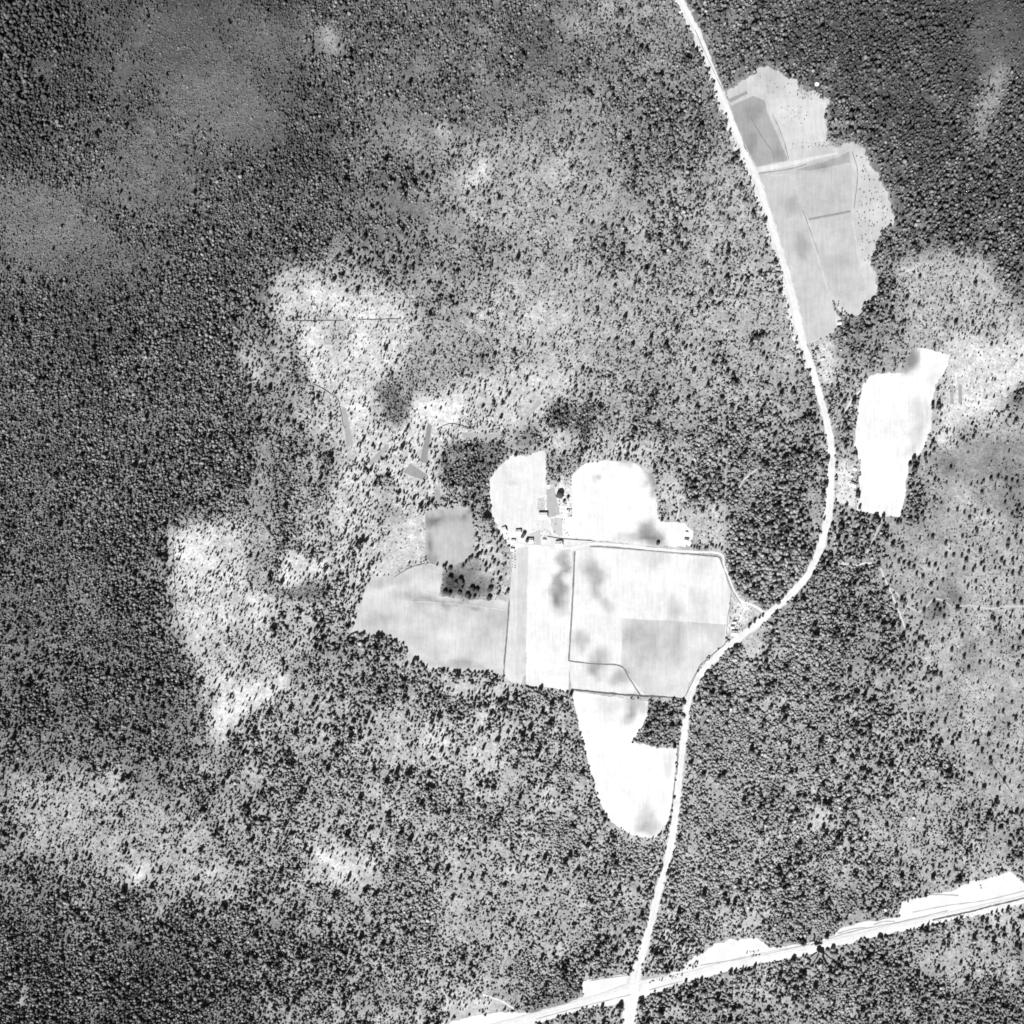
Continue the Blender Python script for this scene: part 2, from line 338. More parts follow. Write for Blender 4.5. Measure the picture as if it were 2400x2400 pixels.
 (Z6([(310,1700),(520,1570),(500,1640),(430,1800),(330,1780)]), 208, .03, 6, .05, 1),
 (Z6([(330,1780),(430,1800),(560,1760),(500,1860),(300,1880)]), 190, .3, 8, .08, 2),
 (Z6([(870,680),(1000,690),(980,940),(870,930)]), 226, .0, 6, .04, 1),
 (Z6([(0,950),(240,900),(250,1190),(0,1190)]), 196, .06, 6, .12, 2),
 (Z5([(900,1045),(960,1065),(1100,1065),(1108,890),(1165,830),(1235,820),(1310,800),(1310,1000),(1260,1100),(1440,1125),(1420,1160),(1320,1198),(1060,1165),(955,1195),(925,1140)]), 243, .0, 5, .02, 1),
 (ZL([(1115,960),(1200,1010),(1262,1130),(1400,1150),(1600,1260),(1500,1360),(1200,1640),(1045,1640),(1060,1350)]), 228, .0, 5, .05, 1),
 # open heath with scattered pines
 (Z6([(1420,700),(1540,560),(1932,480),(1990,480),(1990,2000),(1480,1990),(1330,1720),(1280,1520),(1150,1330),(1250,1150),(1420,1000),(1420,850)]), 176, .06, 5.5, .26, 7),
 (Z6([(1400,660),(1932,520),(1932,760),(1440,780)]), 146, .02, 5, .22, 3),
 (Z6([(1480,1380),(1590,1380),(1600,1470),(1490,1470)]), 124, .02, 4, .35, 2),
 (Z6([(1400,1460),(1500,1480),(1510,1600),(1400,1600)]), 128, .2, 6, .3, 2),
 (Z6([(1560,1700),(1680,1700),(1680,1780),(1570,1790)]), 130, .05, 5, .35, 2),
 (Z6([(1740,800),(1940,760),(1940,1060),(1790,1000)]), 138, .12, 8, .15, 4),
 (Z9([(1330,-20),(1990,-20),(1990,760),(1660,640),(1640,350),(1330,120)]), 176, .05, 5.5, .26, 7),
 (Z6([(1520,80),(1932,-20),(1990,0),(1990,260),(1800,330),(1750,410),(1560,470),(1520,600),(1400,600),(1440,400),(1460,260)]), 222, .08, 5, .06, 2),
 (Z6([(1420,260),(1480,240),(1470,400),(1500,520),(1440,560),(1410,400)]), 190, .5, 7, .1, 1),
 (Z6([(1870,330),(1932,270),(1990,280),(1990,400),(1880,380)]), 128, .35, 8, .2, 2),
 (Z6([(750,0),(830,0),(860,80),(830,260),(780,240)]), 226, .03, 5, .06, 1),
]
_wn = [vnoise(gx, gy, 22, 7), vnoise(gx, gy, 9, 8), vnoise(gx, gy, 22, 9), vnoise(gx, gy, 9, 10), vnoise(gx, gy, 30, 6)]
def crop(xs, ys, pad):
    i0 = int(max(0, (min(xs) - pad + MG) / RS)); i1 = int(min(NR, (max(xs) + pad + MG) / RS + 1))
    j0 = int(max(0, (min(ys) - pad + MG) / RS)); j1 = int(min(NR, (max(ys) + pad + MG) / RS + 1))
    return slice(j0, max(j0 + 1, j1)), slice(i0, max(i0 + 1, i1))
def disc(mask, x, y, r):
    q = crop([x], [y], r); mask[q] |= (gx[q] - x) ** 2 + (gy[q] - y) ** 2 < r * r
def fill_mask(mask, poly):
    q = crop([p[0] for p in poly], [p[1] for p in poly], 4); mask[q] |= fill(poly, gx[q], gy[q])
for poly, t, d, s, u, fe in PATCH:
    amp = 9 + 2.5 * fe
    q = crop([p[0] for p in poly], [p[1] for p in poly], amp * 1.2 + 12 + fe * 10)
    m = fill(poly, gx[q] + amp * _wn[0][q] + 7 * _wn[1][q], gy[q] + amp * _wn[2][q] + 7 * _wn[3][q]).astype(float)
    m = blur(m, fe)
    if t is not None: Tm[q] = Tm[q] * (1 - m) + (t + 5 * _wn[4][q]) * m
    if d < .5: Can[q] *= 1 - m
    Dm[q] = Dm[q] * (1 - m) + d * m; Sm[q] = Sm[q] * (1 - m) + s * m; Um[q] = Um[q] * (1 - m) + u * m

_he = blur(fill(Z6([(1420,700),(1932,480),(1990,480),(1990,2600),(1700,2500),(1480,1990),(1280,1520),(1250,1150)]), gx, gy).astype(float), 6)
Tm += _he * (13 * vnoise(gx, gy, 44, 101) + 10 * vnoise(gx, gy, 18, 102))
Um *= 1 + _he * 1.2 * vnoise(gx, gy, 40, 103)
Tm += 9
Tm += 5 * vnoise(gx, gy, 24, 94) + 5 * vnoise(gx, gy, 12, 95)
Dm *= np.clip(1 - .45 * _str, .3, 1.6)
Sm *= 1 + .16 * vnoise(gx, gy, 70, 96)

# ------------------------------------------------------------------ materials
def new_mat(name):
    m = bpy.data.materials.new(name); m.use_nodes = True
    n = m.node_tree; b = n.nodes['Principled BSDF']
    b.inputs['Roughness'].default_value = 0.95
    b.inputs['Specular IOR Level'].default_value = 0.1
    return m, n, b
def nd(n, t, **kw):
    o = n.nodes.new(t)
    for k, v in kw.items(): setattr(o, k, v)
    return o
def math_node(n, op, a, b):
    o = n.nodes.new('ShaderNodeMath'); o.operation = op
    for k, v in enumerate((a, b)):
        if isinstance(v, (int, float)): o.inputs[k].default_value = v
        else: n.links.new(v, o.inputs[k])
    return o.outputs[0]
def tone_mat(name, layers, attr='tone', base=None, stretch=None):
    """albedo = attribute (or base) times a product of noises; layers: (scale per metre, amount)"""
    m, n, b = new_mat(name)
    if base is None:
        a = nd(n, 'ShaderNodeAttribute'); a.attribute_name = attr; val = a.outputs['Fac']
    else:
        v = nd(n, 'ShaderNodeValue'); v.outputs[0].default_value = base; val = v.outputs[0]
    geo = nd(n, 'ShaderNodeNewGeometry')
    for k, (scl, amt) in enumerate(layers):
        t = nd(n, 'ShaderNodeTexNoise'); t.inputs['Scale'].default_value = scl; t.inputs['Detail'].default_value = 3.0
        mp = nd(n, 'ShaderNodeMapping'); mp.inputs['Location'].default_value = (k * 37.0, k * 11.0, 0)
        if stretch and k == len(layers) - 1: mp.inputs['Scale'].default_value = stretch[0]; mp.inputs['Rotation'].default_value = (0, 0, stretch[1])
        n.links.new(geo.outputs['Position'], mp.inputs['Vector']); n.links.new(mp.outputs[0], t.inputs['Vector'])
        f = math_node(n, 'MULTIPLY_ADD', t.outputs['Fac'], 2 * amt); f.node.inputs[2].default_value = 1 - amt
        val = math_node(n, 'MULTIPLY', val, f)
    cmb = nd(n, 'ShaderNodeCombineColor')
    for k in range(3): n.links.new(val, cmb.inputs[k])
    n.links.new(cmb.outputs[0], b.inputs['Base Color'])
    return m
MAT_ground = tone_mat('heath_ground', [(0.03, .35), (0.11, .55), (0.33, .75)])
MAT_field = [tone_mat('farm_soil', [(0.02, .14), (0.09, .14), (0.25, .10), (0.30, .18)], stretch=((1.0, 0.10, 1), t)) for t in (0.05, 1.62, -0.28, 1.2, 0.6)]
MAT_road = tone_mat('gravel', [(0.04, .09), (0.15, .10), (0.5, .14)])
MAT_ditch = tone_mat('ditch_grass', [(0.15, .35), (0.8, .3)])
MAT_leaf = tone_mat('conifer_foliage', [(0.9, .30)])
MAT_bark = tone_mat('bark', [(2.0, .3)], base=0.06)
MAT_wall = tone_mat('weathered_boards', [(0.6, .2), (3.0, .2)], base=0.22)
MAT_roof = tone_mat('pale_shingle_roof', [(0.5, .10), (2.5, .15)], base=0.50)
MAT_roof_d = tone_mat('dull_shingle_roof', [(0.5, .15), (2.5, .2)], base=0.34)
MAT_brick = tone_mat('chimney_brick', [(3.0, .3)], base=0.2)
MAT_trim = tone_mat('white_trim', [(1.0, .1)], base=0.6)
MAT_wood = tone_mat('grey_fence_wood', [(0.5, .3)], base=0.09)
MAT_hay = tone_mat('dry_hay', [(1.0, .2)], base=0.5)
mw, nw, bw = new_mat('black_water'); bw.inputs['Base Color'].default_value = (.006, .006, .006, 1); bw.inputs['Roughness'].default_value = .25
wv = nd(nw, 'ShaderNodeTexNoise'); wv.inputs['Scale'].default_value = 1.5
bp = nd(nw, 'ShaderNodeBump'); bp.inputs['Strength'].default_value = .08; nw.links.new(wv.outputs['Fac'], bp.inputs['Height']); nw.links.new(bp.outputs[0], bw.inputs['Normal'])
MAT_water = mw
mg, ng, bgl = new_mat('window_glass'); bgl.inputs['Base Color'].default_value = (.02, .02, .02, 1); bgl.inputs['Roughness'].default_value = .08
MAT_glass = mg

# ------------------------------------------------------------------ mesh helpers
def mesh_np(name, verts, tris, mats, tone=None, mat_idx=None):
    me = bpy.data.meshes.new(name)
    verts = np.ascontiguousarray(verts, np.float32); tris = np.ascontiguousarray(tris, np.int32)
    k = tris.shape[1]
    me.vertices.add(len(verts)); me.vertices.foreach_set('co', verts.ravel())
    me.loops.add(tris.size); me.loops.foreach_set('vertex_index', tris.ravel())
    me.polygons.add(len(tris)); me.polygons.foreach_set('loop_start', np.arange(0, tris.size, k, dtype=np.int32))
    if mat_idx is not None: me.polygons.foreach_set('material_index', np.ascontiguousarray(mat_idx, np.int32))
    for m in mats: me.materials.append(m)
    if tone is not None:
        a = me.attributes.new('tone', 'FLOAT', 'POINT'); a.data.foreach_set('value', np.ascontiguousarray(tone, np.float32))
    me.update(calc_edges=True)
    return me
def link(name, me, parent=None, loc=None, rz=0):
    o = bpy.data.objects.new(name, me); C.objects.link(o)
    if parent is not None: o.parent = parent
    if loc is not None: o.location = loc
    if rz: o.rotation_euler = (0, 0, rz)
    return o
def tag(o, label=None, cat=None, group=None, kind=None):
    if label: o['label'] = label
    if cat: o['category'] = cat
    if group: o['group'] = group
    if kind: o['kind'] = kind
    return o
class MB:
    def __init__(s): s.v = []; s.f = []
    def box(s, x0, x1, y0, y1, z0, z1):
        b = len(s.v)
        s.v += [(x0,y0,z0),(x1,y0,z0),(x1,y1,z0),(x0,y1,z0),(x0,y0,z1),(x1,y0,z1),(x1,y1,z1),(x0,y1,z1)]
        s.f += [tuple(b + i for i in q) for q in ((0,3,2,1),(4,5,6,7),(0,1,5,4),(1,2,6,5),(2,3,7,6),(3,0,4,7))]
        return s
    def bar(s, a, b, w, h):
        a = Vector(a); b = Vector(b); d = (b - a); d.normalize(); n = Vector((-d.y, d.x, 0)) * (w / 2); u = Vector((0, 0, h / 2)); k = len(s.v)
        for p in (a, b):
            for q in (-n - u, n - u, n + u, -n + u): s.v.append(tuple(p + q))
        s.f += [tuple(k + i for i in q) for q in ((0,1,2,3),(7,6,5,4),(0,4,5,1),(1,5,6,2),(2,6,7,3),(3,7,4,0))]
        return s
    def poly(s, pts):
        b = len(s.v); s.v += [tuple(p) for p in pts]; s.f.append(tuple(range(b, b + len(pts)))); return s
    def mesh(s, name, mat):
        me = bpy.data.meshes.new(name); me.from_pydata(s.v, [], s.f); me.materials.append(mat); me.update(); return me

# ------------------------------------------------------------------ fields
# stains in the soil: x, y, rx, ry, turn, change of tone
STAIN = []
def st(zf, x, y, rx, ry, a, d, k=2.415):
    p = zf([(x, y)])[0]; STAIN.append((p[0], p[1], rx / k, ry / k, math.radians(a), d))
st(Z5, 1255,1250,32,70,0,-62); st(Z5,1225,1400,38,90,18,-72); st(Z5,1240,1470,50,40,0,-45); st(Z5,1265,1540,40,30,0,-18)
st(Z5,1425,1320,45,110,-12,-42); st(Z5,1490,1485,36,36,0,-32); st(Z5,1440,1420,50,50,0,-18); st(Z5,1770,1230,60,60,0,-22); st(Z5,1890,1500,40,60,0,-25)
st(Z5,1470,1770,50,50,0,-38); st(Z5,1440,1850,50,45,0,-55); st(Z5,1350,1690,40,60,0,-36); st(Z5,1570,1900,50,50,0,-45); st(Z5,1390,1300,40,60,0,-16)
st(Z5,1750,790,34,70,-14,-78); st(Z5,1750,860,20,30,0,-50); st(Z5,1430,785,16,16,0,-50); st(Z5,1740,1080,62,60,0,-72); st(Z5,1620,700,40,24,0,-30); st(Z5,1640,1110,140,26,0,-26); st(Z5,1790,1140,50,40,0,-40)
st(Z5,955,795,26,18,0,-22); st(Z5,920,735,20,40,0,-12); st(Z5,515,1010,45,30,-20,-55); st(Z5,490,1150,24,50,0,-55); st(Z5,500,1240,30,30,0,-30); st(Z5,720,985,20,36,0,-36); st(Z5,640,1000,90,20,0,-16)
st(Z5,330,1360,50,30,0,-16); st(Z5,220,1370,50,26,0,-30); st(Z5,430,1450,140,20,4,-24); st(Z5,640,1480,180,20,4,-36); st(Z5,220,1570,120,30,0,-16); st(Z5,640,1830,200,24,4,-30); st(Z5,880,1560,60,60,0,-16); st(Z5,620,1640,80,70,0,16); st(Z5,420,1380,50,40,0,14)
st(Z5,1660,1640,70,60,0,-20); st(Z5,1760,1720,60,80,0,-22); st(Z5,1890,1640,50,100,0,-18)
st(Z6,1290,95,42,70,12,-85); st(Z6,1270,160,30,26,0,-45); st(Z6,1350,410,60,70,0,-20); st(Z6,1330,520,40,60,0,-25); st(Z6,1300,610,40,40,0,-24); st(Z6,1420,210,30,60,0,-14)
st(Z6,100,1560,60,70,0,-14); st(Z6,110,1260,60,60,0,-16); st(Z6,100,1450,60,50,0,-18)
st(Z8,1680,110,60,40,30,-40); st(Z8,1630,180,30,60,20,-62); st(Z8,1500,140,70,50,0,-18); st(Z8,1720,750,50,50,0,-34); st(Z8,1720,820,60,30,0,-46); st(Z8,1860,480,30,60,0,-16)
st(Z3,390,640,60,60,0,-14); st(Z3,380,820,50,60,0,-22); st(Z3,620,1170,70,60,0,-22); st(Z3,680,1390,60,60,0,-26); st(Z3,770,950,40,26,0,-20); st(Z3,900,1470,90,50,0,-14); st(Z3,560,860,30,60,0,-18); st(Z3,880,1120,60,30,0,-12)
def stain(x, y):
    s = np.zeros_like(x)
    xw = x + 11 * vnoise(x, y, 24, 21) + 4 * vnoise(x, y, 9, 22); yw = y + 11 * vnoise(x, y, 24, 23) + 4 * vnoise(x, y, 9, 24)
    for px, py, rx, ry, a, d in STAIN:
        dx, dy = xw - px, yw - py
        u = (dx * math.cos(a) + dy * math.sin(a)) / rx; v = (-dx * math.sin(a) + dy * math.cos(a)) / ry
        s += 1.25 * d * np.exp(-(u * u + v * v) ** 1.5 * .8)
    return s

BLOCK = np.zeros(Tm.shape, bool)                  # no wild trees here
def rough(poly, step=5.0, amp=1.2, seed=0):
    out = []; nn = []
    n = len(poly)
    for k in range(n):
        x0, y0 = poly[k]; x1, y1 = poly[(k + 1) % n]
        L = math.hypot(x1 - x0, y1 - y0); m = max(1, int(L / step))
        for i in range(m):
            t = i / m; out.append((x0 + (x1 - x0) * t, y0 + (y1 - y0) * t)); nn.append((-(y1 - y0) / (L + 1e-9), (x1 - x0) / (L + 1e-9)))
    out = np.array(out); nn = np.array(nn)
    o = amp * (.9 * vnoise(out[:, 0], out[:, 1], 15, 30 + seed) + .7 * vnoise(out[:, 0], out[:, 1], 6.5, 40 + seed) + .35 * vnoise(out[:, 0], out[:, 1], 3.5, 45 + seed))
    return [tuple(p) for p in out + nn * o[:, None]]
_zc = {}
def sheet(name, poly, tone, z, mat, step=9.0, amp=1.2, kind='structure', label=None, block=True, grain=4, rs=5.0, stains=True):
    """a flat sheet of ground cover following an outline on the plan"""
    P = rough(poly, rs, amp)
    if mat is MAT_field: _zc[z] = _zc.get(z, -.03) + .003; z += _zc[z]
    if block: fill_mask(BLOCK, P)
    xs = np.array([p[0] for p in P]); ys = np.array([p[1] for p in P])
    X, Y = np.meshgrid(np.arange(xs.min() + step / 2, xs.max(), step), np.arange(ys.min() + step / 2, ys.max(), step))
    X = X + rng.uniform(-.25, .25, X.shape) * step; Y = Y + rng.uniform(-.25, .25, Y.shape) * step
    ins = fill(P, X, Y)
    pts = [Vector(p) for p in P] + [Vector((a, b)) for a, b in zip(X[ins], Y[ins])]
    nP = len(P)
    r = delaunay_2d_cdt(pts, [(i, (i + 1) % nP) for i in range(nP)], [], 1, 1e-4)
    V = np.array([(v.x, v.y) for v in r[0]]); F = np.array([list(f)[::-1] for f in r[2]])
    t = tone + (stain(V[:, 0], V[:, 1]) if stains else 0) + grain * vnoise(V[:, 0], V[:, 1], 40, 11) + grain * .6 * vnoise(V[:, 0], V[:, 1], 15, 12)
    co = np.stack([(V[:, 0] - 1200) * M, (1200 - V[:, 1]) * M, np.full(len(V), z)], -1)
    if isinstance(mat, list): mat = mat[int(abs(P[0][0] * 7 + P[0][1] * 3)) % len(mat)]
    o = link(name, mesh_np(name, co, F, [mat], alb(t)))
    return tag(o, kind=kind, label=label)
for _p in (Z5([(945,1160),(1180,1160),(1440,1125),(1932,1160),(1932,1210),(1400,1200),(1320,1950),(1300,1990),(915,1935)]), [(1330,1285),(1470,1278),(1694,1294),(1716,1380),(1735,1408),(1712,1440),(1700,1500),(1640,1560),(1604,1642),(1335,1622)], ZL([(1115,960),(1262,1130),(1600,1250),(1200,1640),(1040,1640)]), Z5([(880,1045),(1112,1060),(1108,890),(1165,830),(1235,820),(1265,1000),(1440,1130),(1060,1170),(960,1190)])):
    fill_mask(BLOCK, _p)
def field(poly, tone, label, z=.06, amp=2.2, grain=4, step=9.0): return sheet('field', poly, tone, z, MAT_field, step, amp, label=label, grain=grain, rs=2.6)

# north-east strip fields beside the road
NE = Z3([(250,520),(340,455),(420,405),(470,370),(540,410),(640,460),(655,520),(740,505),(780,540),(830,560),(800,660),(815,800),(830,822),(890,832),(960,800),(1040,850),(1060,930),(1110,990),(1150,1080),(1170,1160),(1205,1230),(1190,1290),(1130,1310),(1090,1400),(1060,1480),(1090,1560),(1110,1640),(1080,1700),(1030,1720),(1010,1770),(950,1790),(890,1760),(865,1715),(845,1730),(890,1800),(890,1850),(840,1900),(730,1932),(690,1950),(590,1550),(495,1230),(395,940)])
field(NE, 218, 'pale rough pasture along the east side of the upper road', z=.05, amp=4.5, grain=12)
def sub(poly, tone, label, z=.12, grain=4, amp=1.0): return field(poly, tone, label, z, amp, grain)
sub(Z3([(270,602),(400,545),(465,570),(480,640),(595,905),(420,945),(330,770)]), 184, 'dark grey ploughed plot in the upper strip field', grain=7)
sub(Z3([(480,560),(640,545),(815,580),(798,660),(812,798),(720,808),(600,845),(560,760),(505,640)]), 228, 'pale square plot in the upper strip field', grain=5)
sub(Z3([(412,948),(590,915),(880,860),(878,872),(700,915),(600,942),(425,975)]), 238, 'narrow white baulk across the strip field')
sub(Z3([(425,985),(700,930),(930,865),(950,925),(960,1040),(960,1190),(700,1235),(660,1080),(640,990)]), 208, 'light grey plot in the middle of the strip field', grain=6)
sub(Z3([(640,962),(880,890),(940,855),(948,918),(720,968)]), 184, 'dark grey band across the strip field', z=.18, grain=6)
sub(Z3([(430,1000),(636,992),(656,1080),(695,1240),(735,1400),(800,1600),(845,1720),(884,1800),(886,1848),(838,1895),(730,1930),(692,1945),(600,1560),(500,1230)]), 214, 'long grey strip beside the road in the strip field', grain=7)
sub(Z3([(718,1248),(960,1205),(985,1420),(1015,1540),(1050,1640),(900,1660),(832,1650),(795,1540)]), 212, 'grey plot at the lower end of the strip field', grain=6)
sub(Z3([(260,562),(360,515),(368,530),(270,580)]), 172, 'short grey bed at the top of the strip field')
# east white field
field(Z6([(1243,180),(1260,100),(1310,42),(1360,35),(1515,75),(1480,180),(1430,250),(1412,330),(1410,480),(1370,600),(1340,642),(1300,662),(1280,690),(1260,850),(1240,990),(1120,990),(985,950),(1000,820),(1006,690),(988,640),(972,600),(985,450),(1000,330),(1010,260),(1060,200),(1110,182)]), 258, 'long white field on the right of the road')
sheet('field', Z6([(872,860),(985,850),(970,935),(870,910)]), 240, .06, MAT_field, label='small pale garden beside the right hand farm')
# central farm fields
field(Z5([(165,1332),(270,1335),(390,1282),(470,1262),(530,1272),(575,1275),(556,1440),(700,1466),(830,1462),(948,1472),(915,1885),(500,1850),(420,1800),(340,1712),(260,1662),(160,1662),(50,1645)]), 226, 'light grey field left of the dark grove', grain=12)
sub(Z5([(375,1480),(630,1500),(940,1525),(920,1840),(520,1800),(365,1700)]), 221, 'slightly darker plot in the left field', grain=13)
field(Z5([(475,985),(482,965),(540,952),(730,935),(745,1000),(750,1130),(738,1200),(690,1250),(640,1265),(540,1268),(500,1258),(480,1220),(474,1100)]), 202, 'rounded grey field with dark left edge', grain=5)
field(Z5([(952,1470),(968,1190),(1060,1165),(1045,1880),(1015,1945),(918,1905)]), 236, 'pale strip below the farm buildings')
sub(Z5([(1000,1170),(1058,1168),(1046,1500),(1040,1880),(985,1890),(1000,1400)]), 226, 'faint grey strip below the farm yard')
field(Z5([(1060,1160),(1180,1172),(1308,1192),(1312,1240),(1300,1560),(1292,1800),(1285,1990),(1200,1960),(1045,1950),(1050,1500)]), 255, 'white field with a dark stain below the farm', amp=.6)
BF = [(1345,1291),(1370,1288),(1388,1283),(1480,1289),(1600,1300),(1684,1306),(1696,1332),(1704,1362),(1713,1390),(1709,1440),(1702,1495),(1696,1512),(1662,1537),(1632,1570),(1614,1602),(1606,1636),(1500,1630),(1340,1616),(1333,1560),(1339,1420)]
field(BF, 252, 'large white field inside the farm lane', amp=.6, step=7)
sub([(1457,1450),(1580,1456),(1702,1464),(1695,1511),(1661,1536),(1631,1569),(1613,1601),(1605,1634),(1510,1628),(1480,1590),(1456,1556)], 226, 'grey plot in the corner of the large white field', grain=14)
field(Z5([(835,800),(860,740),(910,690),(970,642),(1060,652),(1080,632),(1150,616),(1162,860),(1120,880),(1110,1062),(1080,1067),(960,1060),(890,1040),(860,1000),(840,880)]), 247, 'white field left of the barn')
field(Z5([(1300,760),(1360,702),(1420,682),(1540,676),(1660,690),(1720,732),(1780,772),(1782,900),(1790,1000),(1830,1025),(1932,1030),(1990,1070),(1985,1160),(1830,1162),(1750,1158),(1250,1108),(1255,1000),(1310,990),(1303,850)]), 259, 'rounded white field right of the barn')
sheet('field', Z5([(1165,840),(1205,825),(1222,905),(1235,975),(1200,995),(1165,1000)]), 198, .06, MAT_field, label='grey kitchen garden between barn and round tree')
sheet('field', Z5([(1180,1000),(1250,1000),(1252,1100),(1200,1090)]), 218, .06, MAT_field, label='pale garden plot below the grey kitchen garden')
sheet('field', Z5([(1112,885),(1150,880),(1152,960),(1112,965)]), 222, .06, MAT_field, label='small bed behind the barn')
yard = Z5([(880,1045),(960,1062),(1080,1070),(1112,1062),(1112,985),(1165,985),(1180,1040),(1190,1090),(1250,1108),(1420,1128),(1420,1165),(1310,1190),(1180,1170),(1060,1160),(965,1185),(945,1160),(920,1120)])
sheet('farm_yard', yard, 246, .07, MAT_field, label='bare white farm yard between the buildings', amp=1.0, grain=6)
sheet('field', Z5([(1060,1090),(1125,1065),(1128,1150),(1100,1158),(1070,1155)]), 215, .13, MAT_field, label='grey lawn inside the farm yard')
# south field
field(Z8([(1303,45),(1500,75),(1735,105),(1732,190),(1690,270),(1642,338),(1720,350),(1800,368),(1900,372),(1888,530),(1868,700),(1852,790),(1820,820),(1780,882),(1740,880),(1640,862),(1590,830),(1530,790),(1460,680),(1430,580),(1390,420),(1350,270)]), 259, 'white wedge field left of the lower road', amp=1.4)
# small strips in the open woodland
for pts, t, lab in ((Z5([(490,462),(512,480),(482,690),(446,682)]),158,'dark upright strip plot in the woodland'),
    (Z5([(680,515),(900,527),(895,550),(690,546)]),192,'grey level strip plot above the dense copse'),
    (Z5([(0,370),(28,378),(66,588),(32,600)]),186,'grey leaning strip plot at the left of the woodland'),
    (Z5([(1112,330),(1135,345),(1002,502),(984,490)]),198,'pale diagonal strip plot in the woodland'),
    (Z5([(150,692),(255,580),(272,598),(172,708)]),190,'pale diagonal strip plot near the woodland edge'),
    (Z5([(390,690),(490,760),(452,782),(350,742)]),176,'grey slanting strip plot below the upright one'),
    (Z5([(525,840),(555,840),(570,925),(540,930)]),178,'short grey strip plot above the rounded field'),
    (Z6([(1512,250),(1530,250),(1535,355),(1515,355)]),186,'thin grey bed on the pale heath'),
    (Z6([(1560,245),(1580,245),(1582,345),(1562,350)]),186,'second thin grey bed on the pale heath')):
    sheet('field', pts, t, .06, MAT_field, step=6, label=lab, grain=7, amp=.8)

# ------------------------------------------------------------------ the ground: one sheet out to the horizon
inner = np.arange(-MG, FR + MG + 1, 8.0)
outer = np.array([300, 700, 1600, 4000, 9000, 18000.0])
ax = np.concatenate([-MG - outer[::-1], inner, FR + MG + outer])
GX, GY = np.meshgrid(ax, ax)
ci = np.clip(((GX + MG) / RS).astype(int), 0, NR - 1); cj = np.clip(((GY + MG) / RS).astype(int), 0, NR - 1)
_fm = blur(BLOCK.astype(float), 2) * np.clip(.75 + .6 * vnoise(gx, gy, 16, 97), 0, 1)       # worn pale margin round the fields
Tm = Tm * (1 - _fm) + np.maximum(Tm, 206) * _fm
Dm = Dm * (1 - .5 * _fm)
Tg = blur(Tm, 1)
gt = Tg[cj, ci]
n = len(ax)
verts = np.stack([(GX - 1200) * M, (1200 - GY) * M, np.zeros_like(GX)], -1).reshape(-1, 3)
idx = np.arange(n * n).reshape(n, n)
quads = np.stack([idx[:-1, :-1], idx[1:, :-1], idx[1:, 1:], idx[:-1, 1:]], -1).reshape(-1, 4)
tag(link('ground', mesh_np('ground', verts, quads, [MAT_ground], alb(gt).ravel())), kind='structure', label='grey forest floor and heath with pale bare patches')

# ------------------------------------------------------------------ roads, paths, ditches
def catmull(pts, step):
    P = [np.array(p, float) for p in pts]; P = [2 * P[0] - P[1]] + P + [2 * P[-1] - P[-2]]; out = []
    for k in range(1, len(P) - 2):
        L = np.linalg.norm(P[k + 1] - P[k]); m = max(1, int(L / step))
        for i in range(m):
            t = i / m
            out.append(.5 * (2 * P[k] + (P[k + 1] - P[k - 1]) * t + (2 * P[k - 1] - 5 * P[k] + 4 * P[k + 1] - P[k + 2]) * t * t + (3 * P[k] - P[k - 1] - 3 * P[k + 1] + P[k + 2]) * t ** 3))
    out.append(P[-2]); return np.array(out)
def clear_line(c, w):
    for x, y in c: disc(BLOCK, x, y, w)
def ribbon(name, pts, width, tone, z, mat, label=None, prof=None, tones=None, step=4.0, jag=0.6, clear=None, kind='structure', grain=5):
    """a strip along a line; prof = heights across in metres, tones = change of tone across"""
    c = catmull(pts, step); n = len(c)
    d = np.gradient(c, axis=0); d /= np.linalg.norm(d, axis=1)[:, None] + 1e-9
    nrm = np.stack([-d[:, 1], d[:, 0]], -1)
    wd = np.interp(np.linspace(0, 1, n), np.linspace(0, 1, len(width)), width) if isinstance(width, (list, tuple)) else np.full(n, float(width))
    prof = prof or [0, .04, .06, .04, 0]; k = len(prof); tones = tones or [0] * k
    V = []; T = []
    for j in range(k):
        s = (j / (k - 1) - .5)
        e = (abs(s) > .49) * jag
        off = (s * wd + np.sign(s) * e * (vnoise(c[:, 0], c[:, 1], 7, 50 + j) + .8 * vnoise(c[:, 0], c[:, 1], 16, 60 + j)) * 1.0)[:, None] * nrm
        p = c + off
        V.append(np.stack([(p[:, 0] - 1200) * M, (1200 - p[:, 1]) * M, np.full(n, z + prof[j])], -1))
        T.append(tone + tones[j] + grain * vnoise(p[:, 0], p[:, 1], 13, 70) + grain * vnoise(p[:, 0], p[:, 1], 5, 71))
    V = np.stack(V, 1).reshape(-1, 3); T = np.stack(T, 1).ravel()
    I = np.arange(n * k).reshape(n, k)
    Q = np.stack([I[:-1, :-1], I[:-1, 1:], I[1:, 1:], I[1:, :-1]], -1).reshape(-1, 4)[:, ::-1]
    if clear is not None: clear_line(c, clear)
    return tag(link(name, mesh_np(name, V, Q, [mat], alb(T))), kind=kind, label=label)

MAIN = [(1575,-60),(1604,12),(1643,91),(1695,228),(1735,331),(1764,393),(1793,476),(1826,580),(1855,683),(1878,787),(1902,862),(1932,966),(1948,1048),(1946,1152),(1940,1214),(1922,1284),(1890,1351),(1832,1413),(1737,1491),(1699,1520),(1654,1566),(1630,1600),(1613,1641),(1606,1703),(1598,1770),(1580,1931),(1565,2014),(1541,2097),(1522,2180),(1496,2262),(1484,2320)]
